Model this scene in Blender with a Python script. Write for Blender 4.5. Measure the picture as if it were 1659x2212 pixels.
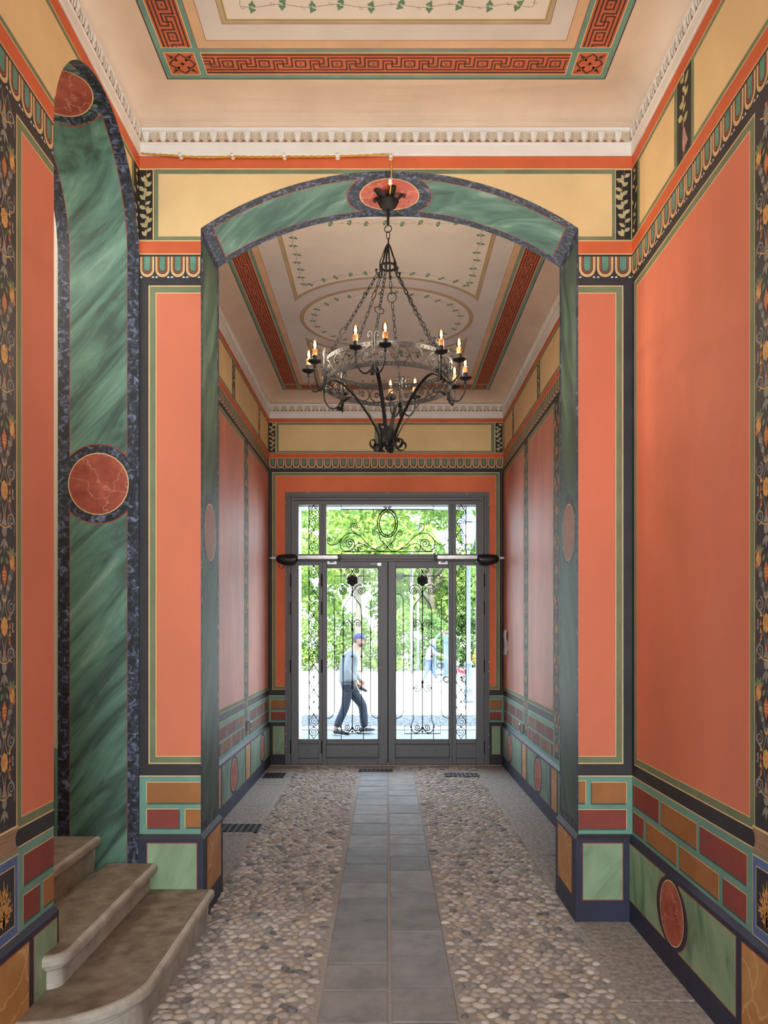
import bpy, math, random
from mathutils import Vector, Matrix
PI = math.pi
random.seed(7)
scn = bpy.context.scene
for o in list(bpy.data.objects):
    bpy.data.objects.remove(o, do_unlink=True)
COL = scn.collection

# ---------------------------------------------------------------- camera, world, lights, exposure
CX, CY, FL, EYE = 835.0, 1362.0, 1650.0, 1.8       # principal point, focal length in px of the 1659x2212 frame, eye height
cam_d = bpy.data.cameras.new('camera'); cam = bpy.data.objects.new('camera', cam_d); COL.objects.link(cam)
cam.location = (0, 0, EYE); cam.rotation_euler = (PI/2, 0, 0)
cam_d.sensor_fit = 'HORIZONTAL'; cam_d.sensor_width = 36.0
cam_d.lens = 36.0*FL/1659.0
cam_d.shift_x = -(CX-829.5)/1659.0
cam_d.shift_y = (CY-1106.0)/1659.0
cam_d.clip_start = 0.05; cam_d.clip_end = 300
scn.camera = cam

w = bpy.data.worlds.new('World'); scn.world = w; w.use_nodes = True
bg = w.node_tree.nodes['Background']
bg.inputs['Color'].default_value = (0.74, 0.86, 1.0, 1)
bg.inputs['Strength'].default_value = 9.0

def light(name, kind, loc, rot, energy, color=(1,1,1), size=None, size_y=None, angle=None):
    d = bpy.data.lights.new(name, kind); d.energy = energy; d.color = color
    if kind == 'AREA':
        d.shape = 'RECTANGLE'; d.size = size; d.size_y = size_y
    if angle is not None: d.angle = angle
    o = bpy.data.objects.new(name, d); COL.objects.link(o)
    o.location = loc; o.rotation_euler = rot
    return o
SUN_EL = math.radians(50)
light('sun', 'SUN', (0, 0, 20), (PI/2-SUN_EL, 0, math.radians(8)), 13.0, (1.0, 0.95, 0.86), angle=0.01)
# area lamp standing in for daylight from the courtyard behind the camera
cl = light('courtyard_daylight', 'AREA', (0.0, -6.0, 2.5), (PI/2, 0, 0), 345, (0.90, 0.96, 1.0), 2.9, 4.8)
cl.data.spread = math.radians(150)
# daylight coming down the stairwell
light('stairwell_daylight', 'AREA', (-3.0, 4.1, 4.6), (0, math.radians(-25), 0), 34, (1.0, 0.96, 0.9), 1.2, 1.0)

scn.view_settings.view_transform = 'Standard'
scn.view_settings.look = 'None'
scn.view_settings.gamma = 1.0
scn.view_settings.use_curve_mapping = False
scn.view_settings.exposure = 0.0

# ---------------------------------------------------------------- helpers
def lin(c):
    def f(x):
        x /= 255.0
        return x/12.92 if x <= 0.04045 else ((x+0.055)/1.055)**2.4
    return (f(c[0]), f(c[1]), f(c[2]), 1.0)
def scl(c, k): return tuple(min(255, max(0, x*k)) for x in c)

def base_mat(name, rough=0.7, metal=0.0):
    m = bpy.data.materials.new(name); m.use_nodes = True
    nt = m.node_tree; b = nt.nodes['Principled BSDF']
    b.inputs['Roughness'].default_value = rough; b.inputs['Metallic'].default_value = metal
    return m, nt, b
def coords(nt, rot=(0,0,0), scale=(1,1,1)):
    tc = nt.nodes.new('ShaderNodeTexCoord')
    m1 = nt.nodes.new('ShaderNodeMapping'); m1.inputs['Rotation'].default_value = rot
    m2 = nt.nodes.new('ShaderNodeMapping'); m2.inputs['Scale'].default_value = scale
    nt.links.new(tc.outputs['Object'], m1.inputs['Vector']); nt.links.new(m1.outputs[0], m2.inputs['Vector'])
    return m2.outputs[0]
def ramp(nt, stops, src, interp='LINEAR'):
    r = nt.nodes.new('ShaderNodeValToRGB'); r.color_ramp.interpolation = interp
    e = r.color_ramp.elements
    while len(e) > 1: e.remove(e[-1])
    e[0].position = stops[0][0]; e[0].color = lin(stops[0][1])
    for p, c in stops[1:]:
        k = e.new(p); k.color = lin(c)
    nt.links.new(src, r.inputs['Fac'])
    return r.outputs['Color']
def noise(nt, vec, scale, detail=4, rough=0.55, dist=0.0):
    n = nt.nodes.new('ShaderNodeTexNoise'); n.inputs['Scale'].default_value = scale
    n.inputs['Detail'].default_value = detail; n.inputs['Roughness'].default_value = rough
    n.inputs['Distortion'].default_value = dist
    nt.links.new(vec, n.inputs['Vector'])
    return n.outputs['Fac']
def bump(nt, b, fac, strength, dist=0.01):
    bp = nt.nodes.new('ShaderNodeBump'); bp.inputs['Strength'].default_value = strength
    bp.inputs['Distance'].default_value = dist
    nt.links.new(fac, bp.inputs['Height']); nt.links.new(bp.outputs[0], b.inputs['Normal'])

def paint(name, c, var=0.05, scale=2.5, rough=0.7, streak=1.0, bmp=0.0):
    m, nt, b = base_mat(name, rough)
    v = coords(nt, scale=(1, 1, streak))
    f = noise(nt, v, scale, 6, 0.6)
    col = ramp(nt, [(0.3, scl(c, 1-var)), (0.5, c), (0.7, scl(c, 1+var))], f)
    nt.links.new(col, b.inputs['Base Color'])
    if bmp: bump(nt, b, noise(nt, v, 60, 3), bmp, 0.003)
    return m
def marble(name, stops, scale, rot=(0,0,0), aniso=(1,1,1), detail=6, dist=0.3, rough=0.5):
    m, nt, b = base_mat(name, rough)
    v = coords(nt, rot, aniso)
    f = noise(nt, v, scale, detail, 0.6, dist)
    nt.links.new(ramp(nt, stops, f), b.inputs['Base Color'])
    return m
def veined(name, c0, c1, vein, scale=6, rough=0.5, veinw=0.02):
    m, nt, b = base_mat(name, rough)
    v = coords(nt)
    f = noise(nt, v, scale, 6, 0.6, 0.4)
    d_ = nt.nodes.new('ShaderNodeTexNoise'); d_.inputs['Scale'].default_value = scale*0.6; nt.links.new(v, d_.inputs['Vector'])
    ad = nt.nodes.new('ShaderNodeVectorMath'); ad.operation = 'MULTIPLY_ADD'; ad.inputs[1].default_value = (0.45,)*3
    nt.links.new(d_.outputs['Color'], ad.inputs[0]); d_.inputs['Detail'].default_value = 5; nt.links.new(v, ad.inputs[2])
    vo = nt.nodes.new('ShaderNodeTexVoronoi'); vo.feature = 'DISTANCE_TO_EDGE'; vo.inputs['Scale'].default_value = scale*0.6
    nt.links.new(ad.outputs[0], vo.inputs['Vector'])
    a = ramp(nt, [(0.3, c0), (0.7, c1)], f)
    q = ramp(nt, [(0.0, (215,215,215)), (veinw*2.2, (0,0,0))], vo.outputs['Distance'])
    mx = nt.nodes.new('ShaderNodeMix'); mx.data_type = 'RGBA'
    nt.links.new(q, mx.inputs[0]); nt.links.new(a, mx.inputs[6]); mx.inputs[7].default_value = lin(vein)
    nt.links.new(mx.outputs[2], b.inputs['Base Color'])
    return m
def plain(name, c, rough=0.5, metal=0.0, bmp=0.0, bscale=80):
    m, nt, b = base_mat(name, rough, metal)
    v = coords(nt); f = noise(nt, v, bscale*0.3, 4)
    nt.links.new(ramp(nt, [(0.3, scl(c, 0.93)), (0.7, scl(c, 1.07))], f), b.inputs['Base Color'])
    if bmp: bump(nt, b, noise(nt, v, bscale, 4), bmp, 0.004)
    return m
def glassy(name, tint=(1,1,1), ior=1.45):
    m = bpy.data.materials.new(name); m.use_nodes = True; nt = m.node_tree
    nt.nodes.remove(nt.nodes['Principled BSDF'])
    out = nt.nodes['Material Output']
    t = nt.nodes.new('ShaderNodeBsdfTransparent'); t.inputs['Color'].default_value = (*tint, 1)
    g = nt.nodes.new('ShaderNodeBsdfGlossy'); g.inputs['Roughness'].default_value = 0.02
    fr = nt.nodes.new('ShaderNodeFresnel'); fr.inputs['IOR'].default_value = ior
    mx = nt.nodes.new('ShaderNodeMixShader')
    nt.links.new(fr.outputs[0], mx.inputs[0]); nt.links.new(t.outputs[0], mx.inputs[1]); nt.links.new(g.outputs[0], mx.inputs[2])
    nt.links.new(mx.outputs[0], out.inputs['Surface'])
    return m
def emissive(name, c, strength):
    m, nt, b = base_mat(name, 0.5)
    b.inputs['Base Color'].default_value = lin(c)
    b.inputs['Emission Color'].default_value = lin(c); b.inputs['Emission Strength'].default_value = strength
    return m
def leafmat(name, c0, c1):
    m, nt, b = base_mat(name, 0.6)
    f = noise(nt, coords(nt), 1.2, 5)
    col = ramp(nt, [(0.35, c0), (0.65, c1)], f)
    nt.links.new(col, b.inputs['Base Color'])
    tr = nt.nodes.new('ShaderNodeBsdfTranslucent'); nt.links.new(col, tr.inputs['Color'])
    mx = nt.nodes.new('ShaderNodeMixShader'); mx.inputs[0].default_value = 0.4
    nt.links.new(b.outputs[0], mx.inputs[1]); nt.links.new(tr.outputs[0], mx.inputs[2])
    nt.links.new(mx.outputs[0], nt.nodes['Material Output'].inputs['Surface'])
    return m

# ---------------------------------------------------------------- materials
M = {}
M['red']     = paint('salmon_red_paint', (226, 130, 99), 0.05, 1.3, 0.75, 0.45)
M['red_far'] = paint('dull_salmon_paint', (210, 132, 108), 0.12, 1.6, 0.54, 0.4)  # duller, pinker and blotchier salmon for the far side walls
M['red_back']= paint('vermilion_paint', (240, 126, 82), 0.05, 2.0, 0.7)
M['orange']  = paint('orange_red_band', (218, 104, 58), 0.06, 3, 0.6)
M['yellow']  = paint('ochre_yellow_paint', (240, 208, 152), 0.04, 2, 0.75)
M['beige']   = paint('peach_beige_plaster', (233, 210, 186), 0.05, 1.6, 0.8)
M['beige2']  = paint('tan_border_paint', (226, 188, 148), 0.05, 3, 0.8)
M['brownln'] = paint('brown_line_paint', (150, 96, 80), 0.08, 8, 0.8)  # brown paint of the cove foot, cornice triangles and ceiling line
M['cream']   = paint('cream_line_paint', (240, 208, 152), 0.05, 9, 0.7)
M['ceilw']   = paint('warm_white_ceiling', (238, 230, 216), 0.03, 2, 0.85)
M['ceilg']   = paint('pale_grey_ceiling', (224, 218, 210), 0.04, 2, 0.85)
M['stucco']  = paint('white_stucco', (240, 237, 230), 0.02, 6, 0.7, bmp=0.15)
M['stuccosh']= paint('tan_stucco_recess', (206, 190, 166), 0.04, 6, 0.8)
M['tan']     = paint('tan_line_paint', (196, 178, 140), 0.05, 6, 0.8)
M['gold']    = paint('gold_line_paint', (222, 180, 96), 0.05, 8, 0.7)
M['olive']   = paint('grey_green_frame', (124, 136, 104), 0.08, 5, 0.7)
M['teal']    = paint('pale_teal_paint', (116, 162, 148), 0.07, 5, 0.65)
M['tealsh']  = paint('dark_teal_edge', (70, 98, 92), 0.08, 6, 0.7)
M['dark']    = paint('charcoal_paint', (50, 48, 54), 0.18, 5, 0.6)
M['navy']    = paint('navy_charcoal_paint', (44, 48, 72), 0.15, 4, 0.55)
M['black']   = paint('black_brown_paint', (36, 32, 32), 0.15, 6, 0.6)
M['brickr']  = paint('oxblood_block_paint', (146, 66, 58), 0.10, 4, 0.65)
M['brickb']  = paint('ochre_brown_block_paint', (168, 112, 62), 0.08, 4, 0.65)
M['brickr2'] = paint('worn_oxblood_block', (132, 78, 74), 0.14, 5, 0.7)
M['brickb2'] = paint('worn_brown_block', (140, 104, 76), 0.12, 5, 0.7)
M['key']     = paint('terracotta_fret_ground', (206, 108, 72), 0.06, 6, 0.75)
M['keyd']    = paint('dark_brown_fret', (84, 48, 34), 0.12, 8, 0.75)
M['green1']  = paint('leaf_green_paint', (104, 148, 112), 0.08, 20, 0.8)
M['vine']    = paint('vine_brown_line', (140, 120, 96), 0.05, 20, 0.8)
M['eggt']    = paint('blue_green_core', (100, 150, 132), 0.12, 9, 0.7)
M['eggr']    = paint('red_brown_line', (186, 88, 56), 0.08, 9, 0.7)
M['eggd']    = paint('brown_dark_core', (74, 54, 50), 0.1, 9, 0.7)
M['sand']    = paint('sand_paint', (222, 188, 134), 0.05, 9, 0.7)
M['white']   = paint('white_paint', (236, 232, 228), 0.03, 9, 0.7)
M['leafc']   = paint('pale_olive_leaf', (200, 186, 136), 0.10, 14, 0.7)
M['redln']   = paint('thin_red_line', (168, 66, 50), 0.08, 9, 0.7)
M['redcream']= paint('pink_bird_paint', (196, 150, 140), 0.08, 20, 0.7)
M['blue']    = paint('cobalt_border_paint', (92, 120, 176), 0.08, 6, 0.6)
M['grey1']   = paint('grey_scroll_paint', (156, 152, 142), 0.12, 20, 0.7)
M['grey2']   = paint('dark_grey_scroll', (112, 108, 100), 0.12, 20, 0.7)
M['rose']    = paint('golden_rosette_paint', (222, 172, 92), 0.12, 30, 0.6)
M['fruit']   = paint('orange_fruit_paint', (206, 116, 72), 0.12, 30, 0.6)
M['leafg']   = paint('muted_leaf_paint', (118, 140, 100), 0.12, 30, 0.7)
M['wheat']   = paint('gold_wheat_paint', (214, 160, 92), 0.1, 20, 0.6)
M['cap']     = marble('brown_striped_moulding', [(0.3,(120,88,66)), (0.5,(172,140,112)), (0.7,(150,116,90))], 4, aniso=(1,1,22), rough=0.6)
M['marblegj']= marble('dark_green_marble_jamb', [(0.30,(52,72,68)), (0.42,(74,104,94)), (0.5,(94,134,120)), (0.58,(108,150,134)), (0.66,(128,166,150)), (0.8,(190,208,196))], 2.6, (0, math.radians(48), 0), (0.4, 1, 2.6), 10, 1.0)
M['marblegs']= marble('dark_green_marble_soffit', [(0.3,(50,80,74)), (0.45,(74,114,102)), (0.58,(104,144,130)), (0.72,(164,184,174))], 3.2, (0, 0, math.radians(35)), (0.6, 2.0, 1), 9, 0.9)
M['marblegp']= marble('dark_green_marble_pier', [(0.3,(38,56,50)), (0.5,(60,84,72)), (0.66,(80,106,90)), (0.8,(130,150,134))], 3.0, (math.radians(28), 0, 0), (1, 2.4, 0.5), 9, 0.7)
M['marblegl']= marble('light_green_marble', [(0.3,(98,130,104)), (0.5,(142,170,136)), (0.66,(164,188,156)), (0.8,(206,220,194))], 3.0, (math.radians(12), math.radians(-30), 0), (1.6, 2.2, 0.5), 7, 0.7)
M['marblegk']= marble('mid_green_marble', [(0.3,(84,112,98)), (0.5,(118,146,126)), (0.66,(140,164,142)), (0.8,(176,192,170))], 3.0, (math.radians(12), 0, 0), (1.6, 2.2, 0.5), 7, 0.7)
M['bluem']   = marble('blue_black_marble', [(0.42,(26,28,36)), (0.52,(46,52,68)), (0.6,(88,98,126)), (0.72,(142,154,180))], 24, detail=9, dist=1.2)
M['redm']    = veined('red_marble', (150,62,50), (202,104,78), (226,170,146), 9, veinw=0.012)
M['redmd']   = veined('dull_red_marble', (128,72,60), (156,96,80), (180,130,110), 9, veinw=0.010)
M['yelm']    = veined('ochre_marble', (182,122,62), (214,164,102), (238,206,150), 5, veinw=0.012)
M['iron']    = plain('wrought_iron', (18, 17, 16), 0.66, 0.0, 0.35, 140)
M['doorp']   = plain('dark_grey_door_paint', (104, 106, 110), 0.42, 0.0, 0.08, 400)
M['doord']   = plain('door_rebate_shadow_gap', (26, 27, 29), 0.6)
M['glass']   = glassy('door_glass', (0.97, 0.99, 0.98), 1.2)
M['bulbg']   = glassy('clear_bulb_glass', (1, 0.99, 0.97))
M['sleeve']  = plain('orange_wax_candle_sleeve', (238, 160, 92), 0.4)
M['drip']    = plain('brown_wax_drip', (190, 96, 40), 0.4)
M['filament']= emissive('amber_filament', (255, 160, 70), 0.9)
M['porcelain'] = plain('white_porcelain', (238, 236, 232), 0.2)
M['cable']   = plain('yellow_twisted_cable', (206, 162, 60), 0.6)
M['plblack'] = plain('black_plastic', (34, 34, 36), 0.35, 0, 0.1, 300)
M['alu']     = plain('brushed_aluminium', (176, 172, 170), 0.32, 0.85)
M['steel']   = plain('galvanised_steel', (190, 192, 196), 0.35, 0.6)
M['paper']   = plain('white_paper', (236, 238, 242), 0.8)
M['wallcream'] = paint('cream_stairwell_plaster', (226, 216, 196), 0.02, 2, 0.8)
M['facade']  = paint('white_facade_render', (226, 226, 224), 0.02, 2, 0.8)

# ---------------------------------------------------------------- mesh builder
class MB:
    def __init__(s): s.v = []; s.f = []; s.m = []; s.mats = []
    def mi(s, mat):
        if mat not in s.mats: s.mats.append(mat)
        return s.mats.index(mat)
    def add(s, vs, fs, mat):
        b = len(s.v); s.v.extend([tuple(p) for p in vs]); i = s.mi(mat)
        for f in fs:
            s.f.append([b+k for k in f]); s.m.append(i)
    def box(s, x0, x1, y0, y1, z0, z1, mat):
        s.add([(x0,y0,z0),(x1,y0,z0),(x1,y1,z0),(x0,y1,z0),(x0,y0,z1),(x1,y0,z1),(x1,y1,z1),(x0,y1,z1)],
              [(3,2,1,0),(4,5,6,7),(0,1,5,4),(1,2,6,5),(2,3,7,6),(3,0,4,7)], mat)
    def bbox(s, x0, x1, y0, y1, z0, z1, mat, b=0.003):
        # box with bevelled edges
        pts = []
        for z, i in ((z0, b), (z0+b, 0), (z1-b, 0), (z1, b)):
            a, c, d, e = x0+i, x1-i, y0+i, y1-i
            k = b if i == 0 else 0
            pts.append([(a+k,d,z),(c-k,d,z),(c,d+k,z),(c,e-k,z),(c-k,e,z),(a+k,e,z),(a,e-k,z),(a,d+k,z)])
        vs = sum(pts, []); fs = [tuple(range(7,-1,-1)), tuple(range(24,32))]
        for r in range(3):
            for k in range(8):
                fs.append((r*8+k, r*8+(k+1)%8, (r+1)*8+(k+1)%8, (r+1)*8+k))
        s.add(vs, fs, mat)
    def prism(s, poly, d, mat):
        # poly: list of 3D points (planar), d: extrusion vector
        n = len(poly); d = Vector(d)
        vs = [Vector(p) for p in poly] + [Vector(p)+d for p in poly]
        fs = [tuple(range(n-1,-1,-1)), tuple(range(n, 2*n))] + [(k,(k+1)%n,n+(k+1)%n,n+k) for k in range(n)]
        s.add(vs, fs, mat)
    def sweep(s, pts, sec, mat, closed=False, ref=(0,0,1), caps=True, scale=None):
        P = [Vector(p) for p in pts]; n = len(P); q = len(sec)
        T = []
        for i in range(n):
            a = P[i-1] if (closed or i > 0) else P[i]; b = P[(i+1) % n] if (closed or i < n-1) else P[i]
            t = b-a; T.append(t.normalized() if t.length > 1e-9 else Vector((0,0,1)))
        r = Vector(ref); u = r - T[0]*r.dot(T[0])
        if u.length < 1e-4:
            r = Vector((1,0,0)) if abs(T[0].x) < 0.9 else Vector((0,1,0)); u = r - T[0]*r.dot(T[0])
        u.normalize(); vs = []
        for i in range(n):
            u = u - T[i]*u.dot(T[i]); u.normalize(); w_ = T[i].cross(u)
            k = scale[i] if scale else 1.0
            for a, b in sec: vs.append(P[i] + u*a*k + w_*b*k)
        fs = []
        for i in range(n if closed else n-1):
            j = (i+1) % n
            for k in range(q): fs.append((i*q+k, i*q+(k+1)%q, j*q+(k+1)%q, j*q+k))
        if caps and not closed:
            fs.append(tuple(range(q-1,-1,-1))); fs.append(tuple(range((n-1)*q, n*q)))
        s.add(vs, fs, mat)
    def tube(s, pts, r, mat, n=6, closed=False, caps=True):
        if isinstance(r, (list, tuple)):
            sec = [(math.cos(2*PI*k/n), math.sin(2*PI*k/n)) for k in range(n)]
            s.sweep(pts, sec, mat, closed, caps=caps, scale=list(r))
        else:
            s.sweep(pts, [(r*math.cos(2*PI*k/n), r*math.sin(2*PI*k/n)) for k in range(n)], mat, closed, caps=caps)
    def flat(s, pts, wv, wh, mat, ref=(0,0,1), closed=False, scale=None):
        a, b = wv/2, wh/2
        s.sweep(pts, [(-a,-b),(a,-b),(a,b),(-a,b)], mat, closed, ref=ref, scale=scale)
    def lathe(s, prof, c, mat, n=20, axis='Z'):
        vs = []; c = Vector(c)
        for r, h in prof:
            for k in range(n):
                a = 2*PI*k/n; x, y = r*math.cos(a), r*math.sin(a)
                vs.append(c + (Vector((x,y,h)) if axis == 'Z' else Vector((h,x,y)) if axis == 'X' else Vector((x,h,y))))
        fs = []
        for i in range(len(prof)-1):
            for k in range(n): fs.append((i*n+k, i*n+(k+1)%n, (i+1)*n+(k+1)%n, (i+1)*n+k))
        fs.append(tuple(range(n-1,-1,-1))); fs.append(tuple(range((len(prof)-1)*n, len(prof)*n)))
        s.add(vs, fs, mat)
    def ell(s, c, r, mat, seg=10, rings=6, rot=None):
        c = Vector(c); vs = []; fs = []
        def tr(p):
            p = Vector(p)
            if rot: p = rot @ p
            return c+p
        vs.append(tr((0,0,-r[2])))
        for i in range(1, rings):
            ph = -PI/2+PI*i/rings
            for k in range(seg):
                a = 2*PI*k/seg
                vs.append(tr((r[0]*math.cos(ph)*math.cos(a), r[1]*math.cos(ph)*math.sin(a), r[2]*math.sin(ph))))
        vs.append(tr((0,0,r[2])))
        L = len(vs)-1
        for k in range(seg): fs.append((0, 1+(k+1)%seg, 1+k))
        for i in range(rings-2):
            for k in range(seg):
                a = 1+i*seg; b = a+seg
                fs.append((a+k, a+(k+1)%seg, b+(k+1)%seg, b+k))
        a = 1+(rings-2)*seg
        for k in range(seg): fs.append((a+k, a+(k+1)%seg, L))
        s.add(vs, fs, mat)
    def torus(s, c, R, r, mat, N=20, n=6, axis=(0,0,1), sx=1.0):
        ax = Vector(axis).normalized(); q = ax.to_track_quat('Z', 'Y')
        pts = [Vector(c) + q @ Vector((R*sx*math.cos(2*PI*k/N), R*math.sin(2*PI*k/N), 0)) for k in range(N)]
        s.tube(pts, r, mat, n, closed=True)
    def build(s, name, parent=None, smooth=False):
        me = bpy.data.meshes.new(name); me.from_pydata(s.v, [], s.f)
        for m in s.mats: me.materials.append(M[m] if isinstance(m, str) else m)
        me.polygons.foreach_set('material_index', s.m)
        if smooth: me.polygons.foreach_set('use_smooth', [True]*len(s.f))
        me.update(); o = bpy.data.objects.new(name, me); COL.objects.link(o)
        if parent: o.parent = parent
        return o
def tag(o, label=None, cat=None, group=None, kind=None):
    if label: o['label'] = label
    if cat: o['category'] = cat
    if group: o['group'] = group
    if kind: o['kind'] = kind
    return o
def struct(o, label=None): return tag(o, label=label, kind='structure')
def empty(name, loc=(0,0,0), rz=0):
    o = bpy.data.objects.new(name, None); COL.objects.link(o); o.location = loc; o.rotation_euler = (0,0,rz)
    o.empty_display_size = 0.1
    return o
def W(px, py, D):         # a point of the place: photo position at depth D
    return Vector(((px-CX)*D/FL, D, EYE+(CY-py)*D/FL))
def copy_tree(o, parent=None):
    c = o.copy(); COL.objects.link(c)
    if parent: c.parent = parent
    for ch in list(o.children): copy_tree(ch, c)
    return c

# ---------------------------------------------------------------- painted decoration: thin paint layers on a wall surface
class Paint(MB):
    def __init__(s, fn, dh=0.00025):
        MB.__init__(s); s.fn = fn; s.dh = dh; s.hole = None; s.nu = 0
    def poly(s, pts, mat, L):
        s.add([s.fn(u, v, L*s.dh) for u, v in pts], [tuple(range(len(pts)))], mat)
    def rect(s, u0, v0, u1, v1, mat, L):
        if u1 < u0: u0, u1 = u1, u0
        if v1 < v0: v0, v1 = v1, v0
        cuts = [u0, u1]
        if s.hole:
            h0, h1, hf = s.hole
            if u0 < h1 and u1 > h0:
                a, b = max(u0, h0), min(u1, h1)
                n = max(1, int((b-a)/0.02)); full = b-a > (h1-h0)*0.8
                cuts = sorted(set([u0, u1]+[(h0+(h1-h0)*(0.5-0.5*math.cos(PI*k/n)) if full else a+(b-a)*k/n) for k in range(n+1)]))
                cuts = [c_ for c_ in cuts if u0-1e-9 <= c_ <= u1+1e-9]
                for k in range(len(cuts)-1):
                    c0, c1 = cuts[k], cuts[k+1]
                    mid = (c0+c1)/2
                    if h0 <= mid <= h1:
                        l0, l1 = max(v0, hf(c0)), max(v0, hf(c1))
                        l0, l1 = min(l0, v1), min(l1, v1)
                        if v1-l0 < 1e-5 and v1-l1 < 1e-5: continue
                    else: l0 = l1 = v0
                    s.poly([(c0,l0),(c1,l1),(c1,v1),(c0,v1)], mat, L)
                return
        if s.nu:
            n = max(1, int((u1-u0)/s.nu)); 
            for k in range(n):
                a = u0+(u1-u0)*k/n; b = u0+(u1-u0)*(k+1)/n
                s.poly([(a,v0),(b,v0),(b,v1),(a,v1)], mat, L)
            return
        s.poly([(u0,v0),(u1,v0),(u1,v1),(u0,v1)], mat, L)
    def frame(s, u0, v0, u1, v1, w, mat, L, sides='LRTB'):
        if 'B' in sides: s.rect(u0, v0, u1, v0+w, mat, L)
        if 'T' in sides: s.rect(u0, v1-w, u1, v1, mat, L)
        if 'L' in sides: s.rect(u0, v0, u0+w, v1, mat, L)
        if 'R' in sides: s.rect(u1-w, v0, u1, v1, mat, L)
    def stroke(s, pts, w, mat, L, taper=None):
        n = len(pts); vs = []
        for i, (u, v) in enumerate(pts):
            a = pts[max(0, i-1)]; b = pts[min(n-1, i+1)]
            dx, dy = b[0]-a[0], b[1]-a[1]; l = math.hypot(dx, dy) or 1
            k = w/2
            if taper: k *= taper(i/(n-1))
            vs.append((u-dy/l*k, v+dx/l*k)); vs.append((u+dy/l*k, v-dx/l*k))
        s.add([s.fn(u, v, L*s.dh) for u, v in vs], [(2*i, 2*i+1, 2*i+3, 2*i+2) for i in range(n-1)], mat)
    def disc(s, cu, cv, ru, rv, mat, L, n=48):
        ring = [(cu+ru*math.cos(2*PI*k/n), cv+rv*math.sin(2*PI*k/n)) for k in range(n)]
        if s.nu:
            vs = [(cu, cv)]; fs = []
            R = 6
            for j in range(1, R+1):
                for k in range(n): vs.append((cu+ru*j/R*math.cos(2*PI*k/n), cv+rv*j/R*math.sin(2*PI*k/n)))
            for k in range(n): fs.append((0, 1+k, 1+(k+1)%n))
            for j in range(R-1):
                for k in range(n): fs.append((1+j*n+k, 1+j*n+(k+1)%n, 1+(j+1)*n+(k+1)%n, 1+(j+1)*n+k))
            s.add([s.fn(u, v, L*s.dh) for u, v in vs], fs, mat)
        else: s.poly(ring, mat, L)
    def ring(s, cu, cv, r, w, mat, L, a0=0, a1=2*PI, n=40, asp=1.0):
        s.stroke([(cu+r*math.cos(a0+(a1-a0)*k/n), cv+r*asp*math.sin(a0+(a1-a0)*k/n)) for k in range(n+1)], w, mat, L)
    def leaf(s, cu, cv, ln, wd, ang, mat, L):
        c, d = math.cos(ang), math.sin(ang); pts = []
        for t, k in ((0,0),(.25,.38),(.5,.5),(.75,.33),(1,0),(.75,-.33),(.5,-.5),(.25,-.38)):
            x, y = t*ln, k*wd; pts.append((cu+x*c-y*d, cv+x*d+y*c))
        s.poly(pts, mat, L)

def bez(pts, n=24):
    # Catmull-Rom through the points (any dimension)
    P = [Vector(p) for p in pts]; out = []
    for i in range(len(P)-1):
        p0 = P[max(0, i-1)]; p1 = P[i]; p2 = P[i+1]; p3 = P[min(len(P)-1, i+2)]
        k = max(2, n//(len(P)-1))
        for j in range(k):
            t = j/k
            out.append(0.5*((2*p1)+(p2-p0)*t+(2*p0-5*p1+4*p2-p3)*t*t+(3*p1-p0-3*p2+p3)*t*t*t))
    out.append(P[-1]); return out
def spiral(cx, cy, r0, a0, turns, r1=0.18, n=28, sgn=1):
    return [(cx+(r0*(1-t)+r0*r1*t)*math.cos(a0+sgn*2*PI*turns*t), cy+(r0*(1-t)+r0*r1*t)*math.sin(a0+sgn*2*PI*turns*t)) for t in [k/n for k in range(n+1)]]

# ---- motifs
def egg_band(P, u0, u1, z0, z1, L, per=0.105, z_clip=None):
    P.rect(u0, z0, u1, z1, 'dark', L)
    n = max(1, round((u1-u0)/per)); p = (u1-u0)/n; H = z1-z0; k = p/0.105
    for i in range(n):
        c = u0+p*(i+0.5)
        for hw, bot, mat in ((0.0485,0.004,'sand'),(0.034,0.022,'eggd'),(0.030,0.030,'eggr'),(0.0245,0.036,'eggd'),(0.020,0.042,'eggt')):
            hw *= k; yb = z0+bot; yc = yb+hw*1.05
            pts = [(c-hw, z1-0.006), (c+hw, z1-0.006)] + [(c+hw*math.cos(a), yc-hw*1.05*math.sin(a)) for a in [PI*j/12 for j in range(13)]]
            L += 0.6; P.poly(pts[:2]+pts[2:], mat, L)
        L -= 3.0
        for s_ in (-1, 1):
            q = c+s_*0.040*k; P.poly([(q-0.010, z0), (q+0.010, z0), (q, z0+0.012)], 'white', L+1.0)
    P.rect(u0, z0-0.0025, u1, z0, 'black', L+0.5)
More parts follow.
